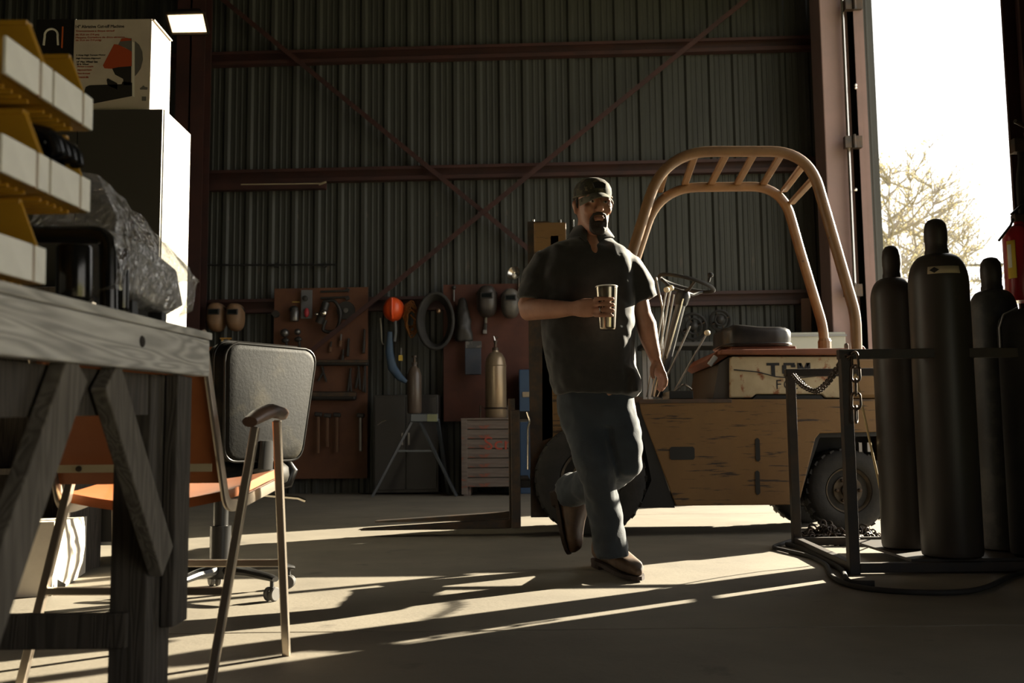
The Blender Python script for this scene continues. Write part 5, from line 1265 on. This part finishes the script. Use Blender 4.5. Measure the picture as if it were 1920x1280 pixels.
for k, (px, y0, y1) in enumerate(((597, 776, 850), (614, 778, 838), (632, 777, 848), (676, 778, 846))):
    t = tool('hammer', ['first', 'second', 'third', 'fourth'][k] + ' hammer from the left in the bottom row of the tool board', 'hammer', px, y0, 'hammers in the bottom row')
    seg(t, 'head', (px-7, y0), (px+7, y0+1), .05, .055, DK, .2); seg(t, 'handle', (px, y0+2), (px, y1), .03, .035, TW if k < 3 else TM, .2)
# row between the boards: hard hat, rope, straps, coil
t = thing('hard_hat', 'bright red-orange hard hat hanging on the wall', 'hard hat', BP(738, 600, .3))
HATR = mat('hat_red', (.62, .075, .015), rough=.35); c = BP(738, 580, .2)
MB().loft([(c + V((0, .02, 0)), V((.125, 0, 0)), V((0, 0, .155))), (c + V((0, -.05, 0)), V((.124, 0, 0)), V((0, 0, .152))), (c + V((0, -.12, .005)), V((.108, 0, 0)), V((0, 0, .132))), (c + V((0, -.165, .01)), V((.075, 0, 0)), V((0, 0, .092))), (c + V((0, -.182, .01)), V((.03, 0, 0)), V((0, 0, .04)))], 26).build('shell', HATR, t, smooth=60)
MB().tube([c + V((0, -.185, .12)), c + V((0, -.195, .04)), c + V((0, -.19, -.06)), c + V((0, -.14, -.13))], .014, 8).build('ridge', HATR, t, smooth=60)
MB().ring(c + V((0, .02, 0)), .14, .012, (0, 1, 0), 28, 6, sx=.9).build('brim', HATR, t, smooth=60)
t = thing('rope_coil', 'orange coiled rope beside the hard hat', 'rope', BP(772, 600, .2))
ORP = mat('rope_orange', (.25, .10, .02), (.15, .06, .014), scale=20, rough=.8)
rr = random.Random(4)
for k in range(7):
    cc = BP(771+rr.uniform(-3, 3), 588+k*3, .18+k*.012)
    MB().tube([cc + V((math.cos(t_)*.075*rr.uniform(.8, 1.1), -.01, math.sin(t_)*.17*rr.uniform(.85, 1.1))) for t_ in [2*math.pi*i/18 for i in range(18)]], .011, 6, True).build('loop', ORP, t, smooth=60)
MB().tube(smooth_path([BP(770, 590, .25), BP(780, 602, .27), BP(792, 616, .22)], 5), .011, 6).build('tail', ORP, t, smooth=60)
t = thing('blue_strap', 'faded blue strap hanging below the hard hat', 'strap', BP(735, 690, .2))
BLU = mat('strap_blue', (.04, .075, .13), (.06, .09, .13), scale=8, rough=.7)
MB().limb([(BP(731, 622, .2), .03, .02), (BP(730, 660, .2), .05, .03), (BP(736, 690, .22), .06, .03), (BP(750, 708, .24), .045, .03), (BP(762, 716, .22), .025, .02)], 10).build('webbing', BLU, t, smooth=60)
MB().tube([BP(741, 600, .2), BP(742, 622, .2), BP(740, 640, .2)], .02, 8).build('upper_cord', mat('cord_grey', (.12, .13, .13), rough=.7), t, smooth=50)
MB().box(BP(747, 676, .26), BP(755, 666, .22)).build('buckle', mat('buckle_yellow', (.50, .34, .05), rough=.5), t, bevel=.004); seg(t, 'pin', (752, 652), (752, 666), .02, .02, TM, .24)
t = thing('wire_loop', 'pale thin wire hanging left of the blue strap', 'wire', BP(716, 640, .15))
MB().tube(smooth_path([BP(713, 596, .15), BP(715, 620, .15), BP(716, 640, .15), BP(719, 646, .15)], 5), .01, 6).build('wire', mat('wire_pale', (.26, .24, .19), rough=.6), t, smooth=60)
t = thing('hose_coil', 'big coil of black hose on the wall between the tool boards', 'hose', BP(822, 610, .2))
for k in range(6):
    MB().tube([BP(818, 604, .2) + V((math.cos(a_)*(.17+.010*k), -.03*k, math.sin(a_)*(.30+.01*k))) for a_ in [2*math.pi*i/26 for i in range(26)]], .024, 8, True).build('turn', BLKR, t, smooth=60)
MB().ell(BP(822, 583, .42), (.03, .03, .035), 12, 8).build('nozzle', mat('brass_dull', (.22, .14, .08), rough=.4, metal=.7), t, smooth=60)
seg(t, 'hanger', (818, 552), (824, 556), .05, .05, IRON, .15)
t = thing('black_coat', 'dark coat hanging beside the second tool board', 'coat', BP(858, 640, .2))
cm = MB(); cm.limb([(BP(866, 560, .20), .05, .04), (BP(868, 590, .24), .09, .07), (BP(870, 620, .26), .10, .08), (BP(870, 640, .24), .12, .08)], 18); remesh(cm.build('coat_body', DK, t, smooth=180), .02, 3, [(.12, .04, 0)])
seg(t, 'hook', (851, 538), (851, 565), .02, .02, TM, .16); MB().ell(BP(851, 539, .16), .03, 10, 8).build('hook_end', DK, t, smooth=60)
# welding helmets
def helmet(px, py, s, mt, label, grp):
    t = thing('welding_helmet', label, 'helmet', BP(px, py+25*s, .25), grp)
    c = BP(px, py, .235); w = .118*s
    MB().loft([(c + V((0, .04, -.02)), V((w, 0, 0)), V((0, 0, .185*s))), (c + V((0, -.05, -.02)), V((w, 0, 0)), V((0, 0, .185*s))), (c + V((0, -.12, -.01)), V((w*.86, 0, 0)), V((0, 0, .165*s))), (c + V((0, -.16, 0)), V((w*.55, 0, 0)), V((0, 0, .12*s)))], 22, 2.6).build('shell', mt, t, smooth=50)
    MB().box(c + V((-w*.62, -.175, -.005)), c + V((w*.62, -.13, .07*s))).build('window_frame', DK, t, bevel=.006)
    MB().box(c + V((-w*.48, -.180, .008)), c + V((w*.48, -.176, .055*s))).build('lens', mat('lens_black', (.008, .01, .01), rough=.1), t)
    MB().ring(c + V((0, .0, .07)), w*.98, .010, (0, .5, 1), 22, 6).build('headband', DK, t, smooth=50)
HMA = mat('helmet_tan', (.20, .115, .06), (.15, .09, .05), scale=6, rough=.6); HMB = mat('helmet_grey', (.11, .10, .085), (.06, .055, .05), scale=6, rough=.45); HMC = mat('helmet_black', (.04, .034, .03), rough=.4)
helmet(407, 592, 1.0, HMA, 'tan welding helmet with the dark side patch, further left of the pair', 'welding helmets')
helmet(442, 592, .95, HMA, 'tan welding helmet nearer the brown tool board', 'welding helmets')
helmet(913, 562, 1.08, HMC, 'black welding helmet on the reddish board', 'welding helmets')
helmet(957, 566, 1.0, HMB, 'grey weathered welding helmet under the small clamp lamp', 'welding helmets')
t = tool('wire_brush', 'pale-handled wire brush below the black welding helmet', 'brush', 911, 588, None)
seg(t, 'handle', (911, 586), (911, 606), .045, .03, mat('brush_grey', (.17, .16, .14), rough=.6)); seg(t, 'head', (910, 606), (910, 626), .055, .04, DK); seg(t, 'bristles', (909, 618), (909, 626), .05, .05, mat('bristle', (.18, .17, .16), rough=.6), .2)
# clamp lamp with mirror reflector
t = thing('clamp_lamp', 'small clamp lamp with a shiny reflector above the grey helmet', 'lamp', BP(963, 525, .2))
c = BP(965, 521, .22)
MB().lathe([(.02, 0), (.035, .02), (.06, .05), (.085, .09), (.09, .10), (.082, .095), (.055, .055), (.01, .03)], c + V((.03, .04, .03)), 20, V((-.5, -1, .3))).build('reflector', CHROME, t, smooth=50)
MB().ell(c + V((-.005, -.03, .02)), .03, 12, 8).build('bulb', mat('bulb_glass', (.8, .76, .66), rough=.1), t, smooth=60)
MB().tube([c + V((.05, .06, 0)), c + V((.05, .06, -.16))], .015, 8).build('stem', IRON, t)
# orange shelf at the left with a small yellow stand
t = thing('orange_shelf', 'orange shelf edge behind the black chair', 'shelf', BP(400, 680, .5))
ORS = mat('shelf_orange', (.26, .085, .025), rough=.6)
A = BP(380, 671, .55); B = BP(432, 656, .1)
MB().box((A.x-.9, A.y, A.z), (B.x, B.y, B.z)).build('board', ORS, t, bevel=.006)
for px in (384, 428): 
    q = BP(px, 671, .3); MB().box((q.x-.02, q.y-.02, 0), (q.x+.02, q.y+.02, A.z)).build('leg', ORS, t)
zz = B.z + .001
t = thing('yellow_stand', 'small yellow bracket stand on the orange shelf', 'stand', (BP(432, 650, .3).x-.06, BP(432, 650, .3).y, zz))
q = t.location.copy(); ST = mat('stand_yellow', (.38, .22, .05), rough=.5)
for s_ in (-1, 1): MB().beam(q + V((.06*s_, 0, 0)), q + V((.04*s_, 0, .12)), .02, .02).build('leg', ST, t)
MB().box(q + V((-.07, -.02, .12)), q + V((.07, .02, .135))).build('top', ST, t)
# dark steel cupboard between the boards, with the brown tank on a tripod stand in front
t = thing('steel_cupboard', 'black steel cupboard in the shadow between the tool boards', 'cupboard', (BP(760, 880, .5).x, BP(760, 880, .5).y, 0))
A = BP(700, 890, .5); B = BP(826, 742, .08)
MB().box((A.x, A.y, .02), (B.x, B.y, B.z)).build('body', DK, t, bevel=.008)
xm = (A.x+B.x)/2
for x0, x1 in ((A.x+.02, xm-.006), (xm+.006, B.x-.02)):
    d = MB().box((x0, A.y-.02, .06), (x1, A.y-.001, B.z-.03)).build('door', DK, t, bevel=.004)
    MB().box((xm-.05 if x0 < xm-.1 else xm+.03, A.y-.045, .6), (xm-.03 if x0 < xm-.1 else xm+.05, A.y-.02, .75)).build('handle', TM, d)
# tripod / saw-horse stand
SHM = mat('stand_steel', (.075, .085, .095), rough=.35, metal=.6); yS = 12.05
t = thing('sawhorse', 'folding steel sawhorse with splayed legs in front of the cupboard', 'sawhorse', (W(778, 900, yS).x, yS, 0))
top0, top1 = W(770, 783, yS), W(822, 783, yS)
MB().beam(top0, top1, .10, .10).build('crossbar', SHM, t, bevel=.01)
MB().beam(W(801, 783, yS-.06), W(820, 783, yS-.06), .012, .085).build('label', mat('label_olive', (.16, .17, .09), rough=.6), t)
for a, b, nm in (((782, 780), (857, 922), 'leg'), ((772, 790), (700, 921), 'leg'), ((820, 785), (846, 850), 'leg')):
    pa_ = W(*a, yS); pb2 = V((W(*b, yS).x, yS-.12, 0)) if b[1] > 900 else V((pa_.x+.12, yS+.24, 0))
    MB().beam(pa_, pb2, .045, .03).build('leg', SHM, t, bevel=.004)
MB().beam(W(744, 845, yS-.02), W(818, 845, yS-.02), .03, .02).build('spreader', SHM, t)
MB().tube([W(708, 796, yS), W(716, 790, yS), W(724, 787, yS)], .01, 6).build('latch', CHROME, t)
BRS = mat('tank_brown', (.10, .075, .055), (.06, .045, .035), scale=5, stretch=(1, 1, .3), rough=.35)
ctop = (top0+top1)/2 + V((0, 0, .051))
t = thing('small_tank', 'slim brown tank standing on the sawhorse', 'gas cylinder', V((W(777, 760, yS).x, yS, ctop.z)))
zt_ = W(771, 684, yS).z - ctop.z
MB().lathe([(.07, 0), (.085, .02), (.085, zt_*.78), (.06, zt_*.92), (.03, zt_*.97), (.03, zt_)], t.location, 24).build('body', BRS, t, smooth=40)
MB().lathe([(.035, 0), (.035, .03), (.015, .035), (.015, .09), (.03, .09), (.03, .11)], t.location + V((0, 0, zt_)), 12).build('valve', IRON, t)
# wooden crate with red lettering, gold cylinder on it
yC = 11.95
A = W(866, 905, yC); B = W(972, 786, yC); A.z = 0
cr_ = thing('crate', 'weathered slatted crate with red painted letters', 'crate', ((A.x+B.x)/2, yC+.3, 0))
CRW = mat('crate_boards', (.13, .105, .085), (.085, .065, .055), scale=5, stretch=(.5, 1, 5), rough=.8, c3=(.20, .055, .03), s3=4, st3=(1, 1, 4), r3=(.56, .64))
MB().box((A.x+.02, yC+.025, .10), (B.x-.02, yC+.55, B.z-.01)).build('core', DK, cr_)
nsl = 7; hS = (B.z-.10)/nsl
for k in range(nsl):
    MB().box((A.x, yC, .10+k*hS+.006), (B.x, yC+.022, .10+(k+1)*hS-.006)).build('slat', CRW, cr_, bevel=.004)
    MB().box((A.x-.0, yC+.024, .10+k*hS+.006), (A.x+.018, yC+.6, .10+(k+1)*hS-.006)).build('slat', CRW, cr_, bevel=.004)
for x in (A.x-.004, B.x-.07): MB().box((x, yC-.022, .02), (x+.07, yC-.001, B.z)).build('corner_board', CRW, cr_, bevel=.004)
for x in (A.x+.02, B.x-.10): MB().box((x, yC+.05, 0), (x+.08, yC+.55, .10)).build('skid', CRW, cr_)
MB().box((A.x-.01, yC-.02, B.z), (B.x+.01, yC+.61, B.z+.02)).build('top_board', CRW, cr_, bevel=.004)
lt = text_mb('Scr', 1.0, (0, 0, 0), (1, 0, 0), (0, 0, 1)); xs = [p.x for p in lt.v]; zs = [p.z for p in lt.v]
u0, u1 = W(908, 843, yC), W(960, 818, yC)
for p in lt.v: p.x = u0.x + (p.x-min(xs))/(max(xs)-min(xs))*(u1.x-u0.x); p.z = u0.z + (p.z-min(zs))/(max(zs)-min(zs))*(u1.z-u0.z); p.y = yC-.004 if p.y < 0 else yC+.001
lt.build('lettering', mat('red_stencil', (.26, .05, .03), rough=.8), cr_)
GOLD = mat('cylinder_gold', (.30, .23, .15), (.22, .165, .105), scale=4, stretch=(1, 1, .4), rough=.32, metal=.5, c3=(.06, .045, .035), s3=14, r3=(.66, .72))
zc0 = B.z + .021; yG = yC + .28
t = thing('gas_cylinder', 'gold painted gas cylinder standing on the slatted crate', 'gas cylinder', (W(930, 760, yG).x, yG, zc0))
q = t.location.copy(); zt_ = W(930, 660, yG).z - zc0; r = .128
MB().lathe([(r*.9, 0), (r, .02), (r, zt_*.80), (r*.9, zt_*.90), (r*.6, zt_*.98), (r*.32, zt_), (r*.28, zt_+.03)], q, 32).build('body', GOLD, t, smooth=40)
MB().lathe([(.04, 0), (.04, .03), (.018, .04), (.018, .10), (.026, .10), (.026, .12)], q + V((0, 0, zt_+.02)), 14).build('valve', IRON, t, smooth=40)
MB().tube([q + V((0, 0, zt_+.12)), q + V((-.02, 0, zt_+.20)), q + V((.03, -.01, zt_+.17))], .01, 8).build('handle', CHROME, t, smooth=40)
MB().ring(q + V((0, 0, zt_*.79)), r*1.0, .006, n=32, m=6).build('weld_bead', GOLD, t, smooth=50)
MB().ring(q + V((0, 0, .12)), r*1.02, .012, n=32, m=6).build('holder_ring', IRON, t, smooth=50)
for s_ in (-1, 1): MB().tube([q + V((.16*s_-.03, 0, 0)), q + V((.16*s_-.03, 0, .16)), q + V((.13*s_, 0, .12))], .012, 6).build('holder_leg', IRON, t)
t = thing('paper_pack', 'white-topped blue pack leaning on the reddish board', 'pack', BP(886, 702, .25))
MB().box(BP(872, 702, .32), BP(902, 645, .22)).build('pack_body', mat('pack_blue', (.035, .045, .065), (.05, .055, .07), scale=7, rough=.6), t, bevel=.006)
MB().box(BP(873, 652, .335), BP(903, 641, .21)).build('pack_header', mat('pack_pale', (.12, .11, .10), (.05, .05, .05), scale=9, ramp=(.48, .52), rough=.6), t)
t = thing('blue_case', 'dark blue case behind the gold cylinder', 'case', BP(966, 790, .4))
A2 = BP(974, 786, .55); B2 = BP(1000, 696, .20)
MB().box((A2.x, A2.y, .0), (B2.x+.15, B2.y, B2.z)).build('case', mat('case_blue', (.02, .05, .10), rough=.5), t, bevel=.01)
MB().box((A2.x+.04, A2.y-.012, W(960, 742, 12).z), (A2.x+.22, A2.y-.001, W(960, 732, 12).z)).build('latch', mat('latch_pale', (.25, .20, .13), rough=.5), t, bevel=.003)
# clutter to the right, behind the forklift
for k, (px, py, r) in enumerate(((1300, 612, .16), (1350, 600, .12))):
    t = thing('wall_reel', ['larger', 'smaller'][k] + ' round dark reel on the wall behind the steering wheel', 'reel', BP(px, py+20, .2), 'round reels on the wall')
    c = BP(px, py, .2)
    MB().ring(c, r, .02, (0, 1, 0), 26, 6).build('guard_ring', DK, t, smooth=50); MB().ring(c + V((0, -.05, 0)), r*.6, .012, (0, 1, 0), 22, 6).build('guard_ring', DK, t, smooth=50)
    MB().lathe([(.02, 0), (.05, .02), (.05, .10), (.02, .12)], c + V((0, .05, 0)), 14, (0, -1, 0)).build('motor', DK, t, smooth=40)
    for j in range(4):
        a_ = j*math.pi/2+.4; d = V((math.cos(a_), 0, math.sin(a_))); MB().beam(c + d*.03, c + d*r*.92, .01, r*.45, V((0, 1, .4))).build('blade', IRON, t)
A3 = BP(1490, 652, 1.2); B3 = BP(1548, 632, .6)
t = thing('steel_locker', 'pale low locker standing behind the forklift seat', 'locker', ((A3.x+B3.x)/2-.1, A3.y, 0))
MB().box((A3.x-.25, A3.y, .0), (B3.x+.05, B3.y, B3.z)).build('locker', mat('locker_pale', (.30, .30, .26), rough=.6), t, bevel=.01)
MB().box((A3.x-.26, A3.y-.02, B3.z-.05), (B3.x+.06, A3.y-.001, B3.z-.03)).build('lid_edge', TM, t)
A4 = BP(1505, 640, .5)
t = tag(MB().beam((A4.x, A4.y, 0), BP(1512, 560, .2), .12, .05).build('leaning_plank', mat('plank_brown', (.10, .055, .035), rough=.7)), 'brown plank leaning on the wall behind the guard leg', 'plank')
A5 = BP(1290, 700, 1.4); B5 = BP(1400, 648, .8)
t = thing('storage_bench', 'low dark steel bench against the wall behind the forklift', 'bench', ((A5.x+B5.x)/2, A5.y+.2, 0))
MB().box((A5.x-.5, A5.y, B5.z-.05), (B5.x+.05, B5.y, B5.z)).build('top', DK, t, bevel=.006)
for x in (A5.x-.45, B5.x-.03): 
    for y in (A5.y+.03, B5.y-.08): MB().box((x, y, 0), (x+.05, y+.05, B5.z-.05)).build('leg', TM, t)
# ================================================================== outside: trees, pole, fence, distant bank
BARK = mat('bark', (.24, .21, .17), rough=.9); BUD = mat('buds', (.60, .50, .26), (.50, .44, .24), scale=3, rough=.8)
def tree(label, px, py_top, Y, seed, spread, lean=0):
    rr = random.Random(seed); top = W(px, py_top, Y); base = V((top.x, Y, -.2)); Ht = top.z + .2
    t = thing('bare_tree', label, 'tree', base, 'bare trees outside the doorway')
    tr = MB(); tw = MB(); bd = MB()
    pts = [base + V((lean*i/8 + rr.uniform(-.12, .12), rr.uniform(-.1, .1), Ht*i/8)) for i in range(9)]
    tr.tube(smooth_path(pts, 3), [max(.02, .20*(1-i/24)**1.2) for i in range(25)], 7)
    for k in range(70):
        u = rr.uniform(.14, .97); i = min(7, int(u*8)); p0 = lerp(pts[i], pts[i+1], u*8-i)
        a_ = rr.uniform(0, 6.28); L_ = spread*(1.15-u)*rr.uniform(.55, 1.1) + .4
        d = V((math.cos(a_), math.sin(a_), rr.uniform(.15, .75)))
        q = [p0]
        for s_ in range(4):
            d = (d + V((rr.uniform(-.25, .25), rr.uniform(-.25, .25), rr.uniform(-.1, .25)))).normalized(); q.append(q[-1] + d*L_/4)
        tw.tube(q, [.045, .035, .026, .018, .010], 4)
        for j in range(9):
            s0 = q[rr.randint(1, 4)]; e = (d + V((rr.uniform(-1, 1), rr.uniform(-1, 1), rr.uniform(-.5, .9)))).normalized()*rr.uniform(.3, .9); tw.tube([s0, s0+e*.5+V((0, 0, .03)), s0+e], [.014, .011, .006], 3)
            for _ in range(7):
                b = s0 + e*rr.uniform(.2, 1.05) + V((rr.uniform(-.06, .06),)*3); r_ = rr.uniform(.018, .04)
                if _ > 1: continue
                bd.add([b + V((r_, 0, 0)), b + V((-r_, 0, 0)), b + V((0, r_, 0)), b + V((0, 0, r_*1.5)), b + V((0, -r_, -r_))], [(0, 2, 3), (1, 3, 2), (0, 3, 4), (1, 4, 3), (0, 4, 2), (1, 2, 4)])
    tr.build('trunk', BARK, t, smooth=60); b = tw.build('branches', BARK, t, recalc=False); b['kind'] = 'stuff'
    b = bd.build('buds', BUD, t, recalc=False); b['kind'] = 'stuff'
tree('bare budding tree right beside the pink door column', 1662, 315, 27, 2, 3.4)
tree('tallest bare tree behind the cylinder caps', 1706, 300, 32, 5, 3.6)
tree('thin bare tree right of the tallest tree', 1750, 322, 36, 8, 3.0)
tree('low bare tree furthest right, above the middle cylinder', 1800, 430, 44, 11, 2.6)
UP = mat('pole_wood', (.20, .17, .14), rough=.9)
p0 = W(1843, 493, 52); t = thing('utility_pole', 'utility pole with two crossarms far outside', 'pole', (p0.x, 52, -.2))
MB().tube([(p0.x, 52, -.2), p0], [.17, .12], 10).build('pole', UP, t, smooth=40)
for y_, x0, x1 in ((497, 1807, 1880), (526, 1820, 1868)):
    a = W(x0, y_, 52); b = W(x1, y_+1, 52); MB().beam(a, b, .12, .12).build('crossarm', UP, t)
    for f_ in (.05, .3, .7, .95): MB().lathe([(.05, 0), (.06, .06), (.03, .16)], lerp(a, b, f_) + V((0, 0, .06)), 8).build('insulator', STEEL, t)
for k in range(3):
    a = W(1808+k*26, 496, 52); MB().tube(smooth_path([a + V((-42, 10, .6)), a + V((-20, 5, -.5)), a, a + V((22, -5, -.6)), a + V((46, -10, .4))], 5), .02, 5).build('wire', BLK, t)
fe_ = thing('field_fence', 'distant wire fence with posts across the grass', 'fence', (16, 40, -.2))
for k in range(16):
    MB().tube([(6+k*2.2, 40, -.2), (6+k*2.2, 40, 1.1)], .05, 6).build('post', UP, fe_)
for z in (.2, .6, 1.0): MB().tube([(6, 40, z), (39, 40, z)], .015, 5).build('strand', IRON, fe_)
HED = mat('hedge', (.13, .17, .06), (.20, .21, .09), scale=.8, rough=.95, bump=1, bscale=4)
hb = MB(); rr = random.Random(6); n = 60
vs = []
for i in range(n+1):
    x = -20 + i*2.2; h_ = 1.6 + rr.uniform(-.4, .9)
    vs += [(x, 92, -.3), (x, 93.5, h_*.8), (x, 96, h_), (x, 100, -.3)]
hb.add(vs, [(4*i+j, 4*i+4+j, 4*i+5+j, 4*i+1+j) for i in range(n) for j in range(3)])
tag(hb.build('hedgerow', HED, smooth=60), 'distant green hedge line on the horizon', 'hedge')
